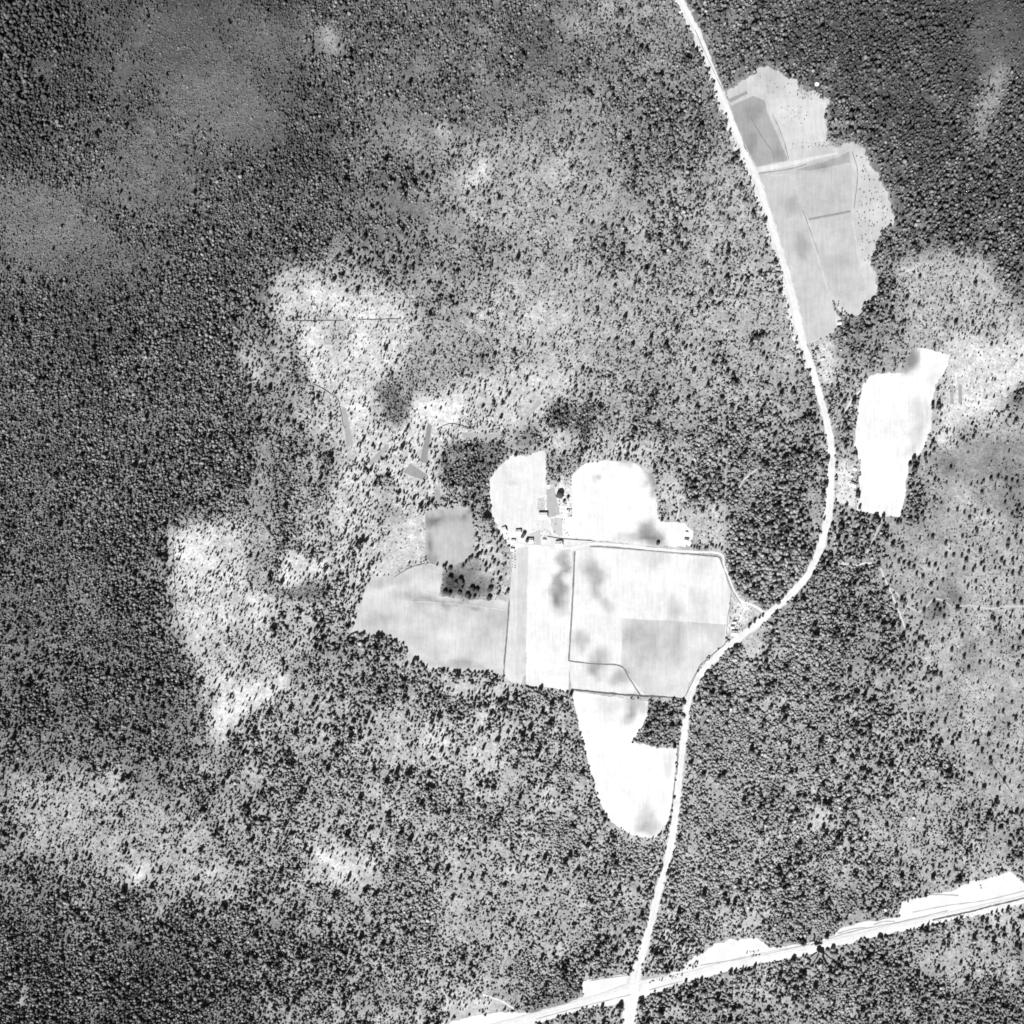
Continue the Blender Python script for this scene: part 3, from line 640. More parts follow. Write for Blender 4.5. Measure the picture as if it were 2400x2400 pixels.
# ragged bare verge west of the upper road, then the road
ribbon('verge', [(x - 6, y + 2) for x, y in MAIN[0:11]], [19,19,20,20,21,22,24,26,30,30,22], 244, .16, MAT_road, 'ragged pale verge along the upper road', jag=4.5, clear=6, grain=9)
ribbon('road', MAIN, [12,12,12,13,13,13,14,15,16,18,20,18,18,18,20,24,20,19,18,19,19,18,17,17,17,20,21,19,21,24,30], 254, .26, MAT_road, 'white gravel road winding from top to bottom', prof=[0,.05,.12,.16,.12,.05,0], tones=[-26,-4,4,-7,4,-4,-26], jag=2.2, clear=9, grain=7)
ribbon('road', [(1484,2300),(1480,2350),(1473,2400),(1465,2470)], [34,30,44,40], 254, .22, MAT_road, 'white side road leaving the junction at the bottom', jag=2, clear=14)
HW = Z8([(300,2060),(560,1945),(700,1895),(880,1868),(960,1858),(1020,1868),(1090,1872),(1230,1828),(1372,1782),(1366,1692),(1500,1668),(1640,1645),(1720,1690),(1760,1680),(1932,1620)]) + Z9([(60,1545),(110,1530),(180,1482),(270,1452),(420,1450),(500,1500),(740,1470),(860,1430),(885,1392),(1050,1350),(1220,1325),(1240,1235),(1380,1205),(1520,1182),(1650,1112),(1700,1122),(1850,1062),(1932,1130),(2090,1160)]) + Z9([(2090,1215),(1932,1252),(1700,1310),(1400,1372),(1160,1422),(960,1470),(840,1500),(700,1542),(400,1602),(0,1702)]) + Z8([(1800,1745),(1700,1785),(1560,1818),(1390,1842),(1200,1900),(1080,1935),(900,2060)])
sheet('verge', HW, 256, .16, MAT_road, step=9, amp=2.6, label='wide bare white strip cleared along the highway', grain=7, stains=False)
HWL = [(1000,2462),(1100,2420),(1250,2378),(1385,2340),(1490,2304),(1600,2285),(1714,2254),(1820,2231),(1918,2213),(2010,2192),(2112,2166),(2260,2134),(2400,2103),(2520,2080)]
for _pts, _lab in ((HWL[:8] + [(1880, 2222), (1909.5, 2216)], 'pale highway left of the black ponds'), ([(1927.5, 2211.6), (1960, 2203)] + HWL[9:], 'pale highway right of the black ponds')):
    ribbon('road', _pts, 9, 250, .28, MAT_road, _lab, prof=[0,.05,.12,.16,.12,.05,0], tones=[-40,0,6,-14,6,0,-40], jag=.6, clear=10)
ribbon('ditch', [(2185,2156),(2260,2140),(2330,2122),(2400,2105),(2500,2082)], 4, 120, .34, MAT_ditch, 'dark ditch along the right end of the highway', prof=[.05,.35,.1,.35,.05], jag=1.0)
ribbon('ditch', [(1690,2284),(1760,2266),(1800,2256)], 2.2, 160, .34, MAT_ditch, 'short dark ditch below the highway', prof=[.05,.3,.1,.3,.05])
for pts, w, t, lab in ((Z9([(100,1600),(300,1568),(500,1530),(720,1478)]),2.0,200,'faint wheel track above the highway left of the ponds'),
    (Z9([(820,1450),(1000,1400),(1250,1350),(1500,1290)]),2.2,196,'grey wheel track above the highway right of the ponds'),
    (Z9([(880,1420),(960,1395),(1040,1385)]),1.6,185,'short dark track in the cleared strip'),
    (Z9([(1080,1370),(1140,1352),(1200,1350)]),1.6,190,'second short dark track in the cleared strip'),
    (Z9([(1300,1300),(1500,1262),(1700,1235),(1932,1180)]),2.0,215,'long faint track through the wide part of the strip'),
    (Z9([(1250,1230),(1350,1205),(1450,1200),(1560,1205)]),3.0,205,'grey worn track at the upper edge of the strip'),
    (Z8([(1100,1905),(1300,1850),(1500,1800),(1640,1765)]),2.0,212,'faint wheel track left of the junction'),
    (Z8([(1400,1690),(1520,1670),(1640,1655)]),1.4,190,'thin dark line at the upper edge of the junction clearing'),
    (Z8([(1740,1740),(1830,1715),(1932,1690)]),1.6,205,'faint wheel track right of the junction')):
    ribbon('track', pts, w, t, .40, MAT_road, lab, jag=.5, grain=14)
# farm lane and its ditch
ribbon('lane', [(1190,1275),(1230,1277),(1290,1283),(1340,1284),(1390,1274),(1480,1280),(1540,1288),(1620,1293),(1688,1298),(1698,1327),(1711,1361),(1722,1387),(1735,1407),(1765,1419),(1800,1440)], [6,6,6,6,7,7,8,8,9,6,5,5,5,6,8], 254, .22, MAT_road, 'white farm lane from the farm to the road', clear=6, jag=.8)
ribbon('ditch', ZF([(1560,905),(1640,905),(1932,925)]) + ZL([(150,345),(500,378),(800,405),(930,425),(970,490),(1010,600)]), 2.2, 150, .20, MAT_ditch, 'dark ditch between the large field and the lane', prof=[.05,.35,.08,.35,.05])
ribbon('ditch', ZL([(1035,660),(1100,840),(1150,950),(1200,1030),(1262,1130)]), 2.0, 155, .20, MAT_ditch, 'dark ditch beside the lower bend of the lane', prof=[.05,.3,.08,.3,.05])
ribbon('ditch', [(1347,1292),(1344,1360),(1340,1440),(1336,1500),(1333,1549)], 3.6, 148, .20, MAT_ditch, 'grey upright ditch dividing the two white fields', prof=[.05,.35,.08,.35,.05])
ribbon('ditch', [(1333,1549),(1390,1556),(1453,1561),(1475,1590),(1503,1634)], 2.6, 140, .24, MAT_ditch, 'thin dark ditch bending across the large white field', prof=[.05,.3,.08,.3,.05])
ribbon('ditch', [(1340,1616),(1400,1622),(1480,1630),(1560,1634),(1606,1638)], [3.4,4,5,4,3], 120, .24, MAT_ditch, 'dark hedge ditch at the foot of the large field', prof=[.05,.5,.2,.5,.05], jag=1.2, clear=4)
ribbon('ditch', Z5([(950,1475),(940,1620),(928,1760),(915,1930)]), 3.2, 138, .22, MAT_ditch, 'dark upright ditch right of the left field', prof=[.05,.4,.1,.4,.05], jag=.8)
ribbon('ditch', ZL([(1115,960),(1095,1180),(1065,1350),(1045,1590)]), 1.8, 150, .22, MAT_ditch, 'dark field edge beside the roadside houses', prof=[.05,.35,.1,.35,.05], jag=.8)
ribbon('ditch', ZL([(1040,1700),(1020,1740),(900,1840),(790,1930),(640,2070)]) + [(1627,1590),(1606,1632)], 2.2, 150, .36, MAT_ditch, 'dark ditch along the road at the field corner', prof=[.05,.35,.1,.35,.05])
ribbon('ditch', Z8([(1905,370),(1898,520)]) , 2.4, 140, .36, MAT_ditch, 'dark ditch between south field and road, upper piece', prof=[.05,.35,.1,.35,.05])
ribbon('ditch', Z8([(1888,535),(1875,680),(1858,790)]), 2.4, 140, .36, MAT_ditch, 'dark ditch between south field and road, lower piece', prof=[.05,.35,.1,.35,.05])
ribbon('ditch', Z3([(712,1242),(830,1220),(950,1197)]), 4.5, 168, .24, MAT_ditch, 'short dark ditch across the strip field', prof=[.05,.3,.08,.3,.05])
for k, (pts, w, lab) in enumerate(((Z3([(382,660),(440,760),(500,850),(520,900)]),1.2,'thin furrow in the dark ploughed plot'),
    (Z3([(505,640),(560,760),(600,900)]),1.2,'thin furrow right of the dark ploughed plot'),
    (Z3([(425,983),(600,958),(700,930)]),1.2,'thin furrow under the white baulk'),
    (Z3([(70,170),(150,350),(230,520)]),1.4,'thin dark ditch beside the top of the road'),
    (Z3([(680,1190),(720,1300),(770,1440)]),1.2,'thin furrow down the strip field'),
    (Z3([(960,860),(990,980),(970,1180)]),1.6,'dark field edge beside the scrubby pasture'))):
    ribbon('ditch', pts, w, 150, .24 if k != 3 else .40, MAT_ditch, lab, prof=[.03,.2,.05,.2,.03], jag=.4)
ribbon('baulk', Z3([(760,1440),(800,1560),(830,1680)]), 1.6, 240, .24, MAT_road, 'thin white baulk down the strip field')
ribbon('baulk', Z3([(965,1250),(1000,1480),(1050,1640)]), 1.8, 235, .24, MAT_road, 'white baulk right of the strip field')
ribbon('baulk', Z5([(375,1470),(640,1485),(940,1520)]), 1.6, 232, .20, MAT_road, 'thin white baulk across the left field')
PATHS = [(Z6([(1120,1285),(1160,1380),(1200,1470),(1258,1620)]),2.6,225,'straight pale path down from the wood edge'),
 (Z6([(1165,1390),(1210,1425),(1240,1465),(1280,1500),(1330,1530),(1370,1510),(1400,1475),(1430,1458),(1480,1470),(1530,1500),(1640,1495),(1740,1512),(1830,1500),(1940,1500)]),2.4,205,'winding pale path across the heath'),
 (Z6([(890,1260),(940,1262),(985,1268),(1030,1256),(1070,1256)]),3.0,235,'short white path in the wood below the right hand farm'),
 (Z6([(915,405),(940,360),(965,320),(1005,280)]),3.0,228,'short pale track joining the long white field'),
 (Z6([(862,742),(920,748),(960,752)]),4.0,245,'short white drive to the right hand farm'),
 (Z6([(232,1190),(236,1000),(240,820),(245,640)]),2.0,186,'pale straight path leading up from the lane corner'),
 (Z6([(320,830),(350,780),(420,725)]),2.2,218,'faint pale path in the wood left of the road'),
 (Z5([(1900,870),(1910,940),(1900,1010)]),2.4,222,'faint pale path beside the rounded white field'),
 (Z8([(560,1720),(600,1790),(590,1850)]),2.6,220,'faint pale track above the highway'),
 (Z8([(800,1765),(900,1800),(1000,1860)]),3.4,242,'white slanting track reaching the highway'),
 (Z8([(1130,1130),(1040,1250),(960,1450),(900,1650)]),3.0,188,'faint long ride cut through the lower wood'),
 (Z8([(340,560),(290,650),(240,780),(190,900)]),3.0,190,'faint leaning ride in the lower left wood'),
 (Z6([(1130,1010),(1080,1120),(1040,1200)]),3.0,205,'faint ride below the long white field'),
 (Z7([(1200,680),(1130,780),(1070,860)]),2.6,200,'faint pale track in the lower left clearing')]
for pts, w, t, lab in PATHS:
    ribbon('path', pts, w * 1.35, min(250, t + 16), .10, MAT_road, lab, jag=.8, clear=3.5, step=5)
# water: black ponds at the highway bridge, their feeders, the stream crossing the road
sheet('pond', ZP([(748,812),(765,745),(825,672),(870,690),(935,672),(962,730),(1012,770),(968,806),(826,846)]), 20, .50, MAT_water, step=6, amp=.2, rs=2, label='small black pond above the highway bridge')
sheet('pond', ZP([(832,852),(945,820),(970,890),(1050,905),(1056,1000),(1075,1070),(1040,1115),(985,1095),(930,1062),(870,1062),(820,990),(816,945),(838,920)]), 20, .50, MAT_water, step=6, amp=.2, rs=2, label='black pond below the highway bridge')
for k, (pts, w, lab) in enumerate(((ZP([(790,770),(740,690),(760,620),(770,560),(735,480)]),2.6,'dark inlet of the upper pond'),
    (ZP([(720,690),(650,720),(600,715)]),1.4,'thin dark side ditch of the upper pond'),
    (ZP([(760,790),(660,825)]),1.2,'thin dark ditch left of the upper pond'),
    (ZP([(1030,1050),(1030,1120),(1010,1180),(1060,1260),(1110,1370),(1180,1420)]),3.4,'dark outflow stream of the lower pond'),
    (ZP([(1080,1080),(1150,1160),(1240,1230),(1380,1290)]),1.8,'dark right hand branch of the outflow'),
    (ZP([(830,1055),(720,1120),(640,1190)]),2.2,'dark left hand branch below the highway'),
    (ZP([(890,1085),(850,1180),(790,1290),(720,1370)]),1.8,'dark middle branch below the highway'))):
    ribbon('stream', pts, w * 1.6, 20, .34, MAT_water, lab, prof=[-.05,.02,.02,.02,-.05], step=1.5, jag=.3, clear=8)
for pts, w, lab in ((Z8([(1190,905),(1260,930),(1310,950),(1370,955),(1400,945)]),2.2,'dark stream in the wood left of the lower road'),
    (Z8([(1690,1070),(1740,1050),(1790,1032),(1815,1028)]),2.4,'dark stream reaching the lower road from the left'),
    (Z8([(1845,1030),(1890,1030),(1932,1025),(1990,1010)]),2.4,'dark stream leaving the lower road to the right'),
    (Z9([(490,555),(540,590),(590,605)]),2.4,'dark stream in the wood right of the lower road'),
    (Z6([(625,1338),(650,1350),(675,1362)]),1.6,'dark culvert ditch at the bend of the road')):
    ribbon('stream', pts, w, 20, .14, MAT_water, lab, prof=[-.05,.02,.02,.02,-.05], step=2, jag=.4, clear=3)

# ------------------------------------------------------------------ buildings
FOOT = []
def house(name, label, px, py, w, d, wall_h, rise, turn=0, roof=None, chimney=False, windows=0, cat='house', lean=False):
    """w along the ridge, d across, both on the plan; heights in metres"""
    root = link(name, None, loc=W(px, py)); root.rotation_euler = (0, 0, math.radians(turn))
    a, b = w * M / 2, d * M / 2; z0 = .05
    FOOT.append((px, py, max(w, d) * .75))
    m = MB()
    m.poly([(-a,-b,z0),(a,-b,z0),(a,-b,wall_h),(-a,-b,wall_h)]); m.poly([(a,b,z0),(-a,b,z0),(-a,b,wall_h),(a,b,wall_h)])
    m.poly([(a,-b,z0),(a,b,z0),(a,b,wall_h),(a,0,wall_h + rise),(a,-b,wall_h)]); m.poly([(-a,b,z0),(-a,-b,z0),(-a,-b,wall_h),(-a,0,wall_h + rise),(-a,b,wall_h)])
    link('wall', m.mesh('wall', MAT_wall), root)
    e = .45; s = rise / b; t = .16
    r = MB()
    for sg in (-1, 1):
        lo, hi = wall_h - e * s, wall_h + rise
        P = [(-a - e, sg * (b + e), lo + .03), (a + e, sg * (b + e), lo + .03), (a + e, 0, hi + .03), (-a - e, 0, hi + .03)]
        Q = [(x, y, z + t) for x, y, z in P]
        if sg > 0: P, Q = P[::-1], Q[::-1]
        k = len(r.v); r.v += P + Q
        r.f += [tuple(k + i for i in q) for q in ((3,2,1,0),(4,5,6,7),(0,1,5,4),(1,2,6,5),(2,3,7,6),(3,0,4,7))]
    rf = link('roof', r.mesh('roof', roof or MAT_roof), root)
    if chimney:
        c = MB().box(a * .25 - .35, a * .25 + .35, -.35, .35, wall_h + rise - .5, wall_h + rise + 1.0).box(a * .25 - .45, a * .25 + .45, -.45, .45, wall_h + rise + 1.0, wall_h + rise + 1.15)
        link('chimney', c.mesh('chimney', MAT_brick), rf)
    dw, dh = (1.0, 2.0) if windows else (min(2.4, a), min(2.4, wall_h * .85))
    dm = MB().box(-dw / 2, dw / 2, -b - .06, -b + .02, z0, z0 + dh)
    dr = link('door', dm.mesh('door', MAT_wood), root)
    link('handle', MB().box(dw * .32, dw * .38, -b - .12, -b - .06, z0 + 1.0, z0 + 1.1).mesh('handle', MAT_brick), dr)
    if windows:
        xs = [(-a + (i + .5) * 2 * a / windows) for i in range(windows)]
        for sg in (-1, 1):
            for x in xs:
                if sg < 0 and abs(x) < .9: continue
                y = sg * (b + .03)
                wf = MB()
                for q in ((x-.55,x+.55,1.0,1.09),(x-.55,x+.55,2.01,2.1),(x-.55,x-.46,1.09,2.01),(x+.46,x+.55,1.09,2.01),(x-.03,x+.03,1.09,2.01)):
                    wf.box(q[0], q[1], y - .05, y + .05, q[2], q[3])
                wo_ = link('window', wf.mesh('window', MAT_trim), root)
                link('pane', MB().box(x - .46, x + .46, y - .01, y + .01, 1.09, 2.01).mesh('pane', MAT_glass), wo_)
    return tag(root, label, cat)
house('barn', 'white-roofed barn standing between the white field and the kitchen garden', 1272, 1208.5, 19.5, 13, 4.6, 2.0, 0, cat='barn')
house('farmhouse', 'large white-roofed farmhouse beside the lane at the right end of the yard', 1310, 1275, 15, 13, 3.8, 2.6, 3, chimney=True, windows=4)
house('farm_shed', 'pale slanting shed at the left end of the farm yard', 1181.5, 1242, 8.5, 12.5, 3.4, 2.2, 22, cat='shed')
house('farm_shed', 'white-roofed shed left of the black yard trees', 1214.5, 1247, 12, 10, 3.6, 2.2, 8, cat='shed')
house('farm_cottage', 'small white cottage just right of the black yard trees', 1244.5, 1267, 8.5, 10, 3.4, 2.3, 0, chimney=True, windows=2)
house('farm_shed', 'narrow pale shed above the smallest shed at the garden end', 1202.5, 1267.5, 9, 6, 2.8, 1.4, 0, cat='shed')
house('farm_shed', 'smallest pale shed at the head of the garden rows', 1201, 1288, 7.5, 6, 2.6, 1.3, 0, cat='shed')
house('farm_shed', 'small pale shed between the cottage and the large farmhouse', 1275, 1266.5, 7.5, 6.5, 2.6, 1.4, -8, cat='shed')
house('cottage', 'white cottage alone at the right end of the rounded field', 1608, 1267, 9, 8, 3.2, 2.0, -6, chimney=True, windows=2)
house('cottage_shed', 'tiny shed above the lone cottage by the lane', 1609, 1248, 5, 4, 2.2, 1.1, -15, cat='shed')
house('roadside_house', 'white house in the corner between road and field', 1720, 1484, 13, 11, 3.6, 2.4, -4, chimney=True, windows=3)
house('roadside_shed', 'pale shed directly above the roadside house', 1716, 1470, 8, 5.5, 2.6, 1.4, -4, cat='shed')
house('roadside_shed', 'small dull shed furthest up behind the roadside house', 1721, 1458, 8, 4.5, 2.4, 1.2, 0, roof=MAT_roof_d, cat='shed')
house('cottage', 'white turned cottage of the farm right of the road', 1998.5, 1136, 12, 9, 3.4, 2.2, -22, chimney=True, windows=3)
house('farm_shed', 'small dull shed above the turned cottage right of the road', 1997, 1116, 6, 5, 2.4, 1.2, -35, roof=MAT_roof_d, cat='shed')
house('farm_shed', 'pale shed at the top of the farm right of the road', 2003, 1099, 7, 6, 2.6, 1.4, -30, cat='shed')
house('field_barn', 'small white field barn at the lower end of the strip field', 1966.5, 757.5, 8, 6, 3.0, 1.6, 10, cat='barn')
house('roadside_shed', 'pale shed right of the road where the verge widens', 1926, 842, 6, 5, 2.6, 1.4, 20, cat='shed')
house('roadside_shed', 'dull shed right of the road just below the first one', 1921, 867, 6, 4.5, 2.4, 1.2, 60, roof=MAT_roof_d, cat='shed')

# bridge between the two black ponds
br = link('bridge', None, loc=W(1918.4, 2214.3, .62)); br.rotation_euler = (0, 0, math.radians(13))
link('deck', MB().box(-5.6, 5.6, -.5, .5, 0, .3).mesh('deck', MAT_wall), br)
for s in (-1, 1):
    m = MB().box(-5.4, 5.4, s * .44 - .05, s * .44 + .05, 1.15, 1.25)
    link('railing', m.mesh('railing', MAT_wood), br)
    for k in range(4): link('post', MB().box(-5 + k * 3.3 - .06, -5 + k * 3.3 + .06, s * .44 - .045, s * .44 + .045, .3, 1.15).mesh('post', MAT_wood), br)
tag(br, 'thin pale bridge between two black ponds on the highway', 'bridge')
# pale round haystacks
def haystack(px, py, r, h, label):
    rings = [(1.0, 0), (1.06, .25), (.95, .5), (.7, .78), (.3, .96)]; V = []; n = 14
    for k, (q, z) in enumerate(rings):
        for i in range(n):
            a = 2 * math.pi * i / n; j = 1 + random.uniform(-.05, .05)
            V.append((q * r * j * math.cos(a), q * r * j * math.sin(a), z * h))
    V.append((0, 0, h)); F = []
    for k in range(len(rings) - 1):
        for i in range(n): F.append((k * n + i, k * n + (i + 1) % n, (k + 1) * n + (i + 1) % n, (k + 1) * n + i))
    F += [((len(rings) - 1) * n + i, (len(rings) - 1) * n + (i + 1) % n, len(V) - 1) for i in range(n)]
    root = link('haystack', None, loc=W(px, py))
    me = bpy.data.meshes.new('stack'); me.from_pydata(V, [], F); me.materials.append(MAT_hay); me.update()
    link('stack', me, root)
    link('pole', MB().box(-.06, .06, -.06, .06, h - .2, h + .9).mesh('pole', MAT_wood), root)
    FOOT.append((px, py, r / M * 1.3)); tag(root, label, 'haystack')
haystack(1914.7, 197, 3.2, 3.2, 'bright round haystack in the wood edge above the strip field')

# fences: long thin dark lines
def fence(pts, label):
    P = catmull(pts, 3.6); root = link('fence', None, loc=W(P[0][0], P[0][1]))
    o = W(P[0][0], P[0][1]); q = [W(x, y) - o for x, y in P]
    rails = MB(); posts = MB()
    for k in range(len(q) - 1):
        for z in (.45, .9, 1.3): rails.bar(q[k] + Vector((0, 0, z)), q[k + 1] + Vector((0, 0, z)), .22, .3)
    for p in q: posts.box(p.x - .14, p.x + .14, p.y - .14, p.y + .14, 0, 1.6)
    tag(link('rails', rails.mesh('rails', MAT_wood), root), kind='stuff'); tag(link('posts', posts.mesh('posts', MAT_wood), root), kind='stuff')
    tag(root, label, 'fence')
fence(ZC([(330,738),(560,735),(800,732),(990,732)]), 'dark level fence at the left of the upper left clearing')
fence(ZC([(1150,720),(1400,722),(1480,716),(1640,714)]), 'dark level fence at the right of the upper left clearing')
fence(ZC([(1470,100),(1540,220),(1640,360),(1740,520),(1690,640)]), 'dark bent fence running down from the wood to the clearing')
fence(ZC([(640,1450),(750,1500),(840,1560),(930,1640),(990,1932)]), 'dark slanting fence at the foot of the clearing')
fence(Z4([(1240,980),(1150,1020),(1000,1062),(980,1110),(982,1250),(992,1420)]), 'dark cornered fence round the left hand clearing')
fence(Z4([(992,1480),(1005,1580),(1025,1690)]), 'dark upright fence below the left hand clearing')
fence(Z5([(540,500),(600,470),(650,470),(740,495)]), 'dark curved fence above the copse')
fence(Z5([(570,800),(610,850),(660,920)]), 'dark slanting fence above the rounded field')
fence(Z5([(300,1335),(390,1282),(470,1258)]), 'dark fence between the pasture and the left field')
fence(Z5([(1165,1105),(1250,1118),(1420,1130)]), 'dark fence above the farm lane')
fence(Z9([(1740,455),(1800,530),(1860,620)]), 'thin dark fence on the heath near the right edge')

# ------------------------------------------------------------------ trees
def ring_tree(kind, seed, nseg, trunk=True):
    """low tree for the mass of the forest: crown width 1, height 1"""
    r = np.random.default_rng(seed)
    prof = {'pine': [(.18, .80), (.48, 1.0), (.82, .62)], 'spruce': [(.08, 1.0), (.36, .80), (.68, .46)], 'sap': [(.16, .95)], 'tiny': [(.25, 1.0)], 'low_pine': [(.20, .95), (.66, .84)], 'low_spruce': [(.08, 1.0), (.52, .62)], 'low_round': [(.2, .95), (.66, .88)], 'round': [(.16, .78), (.50, 1.05), (.85, .72)]}[kind]
    V = []; F = []
    for k, (z, q) in enumerate(prof):
        for i in range(nseg):
            a = 2 * math.pi * (i + .5 * (k % 2)) / nseg + r.uniform(-.2, .2)
            rr = .5 * q * (1 + r.uniform(-.32, .22)); V.append((rr * math.cos(a), rr * math.sin(a), z + r.uniform(-.05, .05)))
    top = len(V); V.append((r.uniform(-.05, .05), r.uniform(-.05, .05), 1.0 if kind != 'round' else .95))
    bot = len(V); V.append((0, 0, prof[0][0] + .06))
    for k in range(len(prof) - 1):
        for i in range(nseg):
            a, b = k * nseg + i, k * nseg + (i + 1) % nseg; c, d = a + nseg, b + nseg
            F += [(a, b, d), (a, d, c)]
    L = (len(prof) - 1) * nseg
    for i in range(nseg):
        F.append((L + i, L + (i + 1) % nseg, top))
        if kind in ('pine', 'spruce', 'round'): F.append(((i + 1) % nseg, i, bot))
    nc = len(F)
    if trunk:
        k = len(V)
        for z, q in ((0, .035), (.45, .02)):
            for i in range(3): V.append((q * math.cos(i * 2.094), q * math.sin(i * 2.094), z))
        for i in range(3): F += [(k + i, k + (i + 1) % 3, k + 3 + (i + 1) % 3), (k + i, k + 3 + (i + 1) % 3, k + 3 + i)]
    return np.array(V), np.array(F), nc
def small_tree(kind, seed, seg=5):
    V, F, nc = ring_tree(kind, seed, seg, False)
    k = len(V); V = np.concatenate([V, [(.035, 0, 0), (-.018, .03, 0), (-.018, -.03, 0), (0, 0, .5)]]); F = np.concatenate([F, [(k, k + 1, k + 3), (k + 1, k + 2, k + 3), (k + 2, k, k + 3)]])
    return V, F, nc
def mass(name, label, kinds, X, Y, S, HT, TN, sidx):
    Vs, Fs, Ms, Ts = [], [], [], []; off = 0
    for k, (V, F, nc) in enumerate(kinds):
        sel = sidx == k; n = int(sel.sum())
        if not n: continue
        ang = rng.uniform(0, 2 * math.pi, n); ca, sa = np.cos(ang), np.sin(ang)
        s = S[sel] * M; h = HT[sel]
        v = np.empty((n, len(V), 3), np.float32)
        v[:, :, 0] = (V[None, :, 0] * ca[:, None] - V[None, :, 1] * sa[:, None]) * s[:, None]
        v[:, :, 1] = (V[None, :, 0] * sa[:, None] + V[None, :, 1] * ca[:, None]) * s[:, None]
        v[:, :, 2] = V[None, :, 2] * h[:, None]
        lx = rng.normal(0, .05, n); ly = rng.normal(0, .05, n)
        v[:, :, 0] += v[:, :, 2] * lx[:, None]; v[:, :, 1] += v[:, :, 2] * ly[:, None]
        v[:, :, 0] += ((X[sel] - 1200) * M)[:, None]; v[:, :, 1] += ((1200 - Y[sel]) * M)[:, None]
        Vs.append(v.reshape(-1, 3)); Fs.append((F[None] + (np.arange(n) * len(V))[:, None, None] + off).reshape(-1, 3))
        mi = np.zeros(len(F), np.int32); mi[nc:] = 1; Ms.append(np.tile(mi, n))
        Ts.append((TN[sel][:, None] * (0.85 + .3 * V[None, :, 2])).ravel() * 0 + np.repeat(TN[sel], len(V))); off += n * len(V)
    me = mesh_np(name, np.concatenate(Vs), np.concatenate(Fs), [MAT_leaf, MAT_bark], np.concatenate(Ts), np.concatenate(Ms))
    return tag(link(name, me), label, None, None, 'stuff')

# single trees: the big ones that stand apart
HEATH = Z6([(1420,780),(1445,790),(1490,800),(1545,795),(1630,810),(1665,800),(1700,790),(1780,770),(1825,785),(1860,790),(1890,800),(1690,855),(1850,845),(1460,915),(1500,960),(1590,970),(1650,965),(1725,970),(1690,980),(1790,985),(1550,955),(1620,1000),(1820,915),(1900,935),(1860,980),(1640,1080),(1662,1080),(1705,1035),(1755,1030),(1810,1055),(1755,1070),(1580,1105),(1600,1140),(1640,1155),(1410,1105),(1485,1145),(1835,1160),(1890,1050),(1880,1110),(1840,1130),(1920,1070),(1530,1210),(1485,1215),(1575,1215),(1615,1190),(1680,1190),(1775,1195),(1800,1240),(1760,1250),(1600,1240),(1890,1230),(1870,1260),(1925,1260)])
ZH = ZM(2100, 1300, 6.44)
HEATH += ZH([(32,110),(262,190),(488,160),(300,295),(395,335),(628,225),(752,195),(740,25),(988,25),(1015,215),(1150,240),(1180,190),(1270,145),(1315,105),(1310,235),(1490,200),(1560,200),(1620,145),(1745,90),(700,385),(838,305),(520,452),(248,525),(235,645),(370,720),(560,715),(118,705),(108,790),(410,850),(620,520),(1080,470),(1200,520),(1195,405),(1030,410),(1465,405),(1660,395),(1415,555),(1660,580),(1770,495),(1775,565),(1850,290),(1745,290),(1870,235),(1915,595),(955,700),(1525,760),(1240,825),(1045,860),(1775,715),(1885,725),(610,790),(650,850),(580,840),(720,800),(715,940),(560,950),(370,1050),(630,1055),(945,1045),(1135,1060),(1430,955),(1470,985),(1585,945),(1550,975),(1720,940),(1540,1060),(1490,1120),(1550,1165),(1310,1130),(1850,1105),(1860,1270),(1575,1310),(1430,1340),(800,1215),(985,1230),(690,1300),(160,1105),(305,1190),(262,1205),(335,1280),(385,1275),(270,1360),(440,1350),(475,1385),(170,1320),(265,1460),(540,1500),(830,1440),(1015,1550),(1250,1630),(1175,1410),(1750,1415),(1835,1420),(1420,1630),(1605,1710),(1825,1665),(1900,1545),(1750,1825),(1085,1715),(1230,1920),(570,1670),(605,1690),(470,1735),(525,1770),(350,1725),(165,1745),(265,1560),(135,1560),(100,1660),(50,1590),(600,1800),(560,1805),(665,1815),(690,1845),(440,1860),(405,1880),(520,1890),(100,1800)])
HEATH += Z9([(1735,30),(1805,45),(1380,50),(1440,40),(1560,85),(1350,95),(1690,155),(1760,110),(1860,110),(1810,165),(1880,205),(1645,225),(1840,245),(1570,190),(1480,220),(1840,300),(1885,380),(1655,285),(1550,320),(1500,315),(1780,360),(1690,390),(1740,455),(1820,490),(1905,490),(1850,560),(1815,555),(1790,600),(1900,590),(1710,540),(1310,205),(1260,130),(1320,290),(1350,340),(980,640),(1030,650),(1850,770),(1810,740)])
GROVE = ZG([(1045,685),(1000,605),(995,825),(1020,800),(1075,880),(1140,875),(1225,840),(1315,850),(1375,780),(1355,690),(1330,580),(1245,955),(1270,1010),(1330,1045),(1205,1080),(1150,1140),(1330,1185),(1360,1275),(610,1105),(610,1250),(700,1325),(765,1280),(790,1320),(790,1395),(530,1460),(600,1480),(755,1470),(870,1510),(900,1550),(940,1410),(960,1440),(1010,1435),(975,1535),(1210,1420),(1240,1400),(1200,1550),(1475,1450),(860,50),(810,110),(895,960),(930,940),(840,1020),(800,1075)])
BIG_IN_GROVE = set(range(18, 23)) | {24, 25, 26, 27, 29, 31, 33, 35}
ROADSIDE = ZL([(515,255),(555,270),(595,275),(632,290),(720,285),(755,275),(880,270),(935,250),(970,300),(1780,1430),(1730,1580),(1700,1690),(1695,1780),(1640,1890),(1590,1300),(1545,1330),(1465,1390),(1410,1430),(1380,1465)])
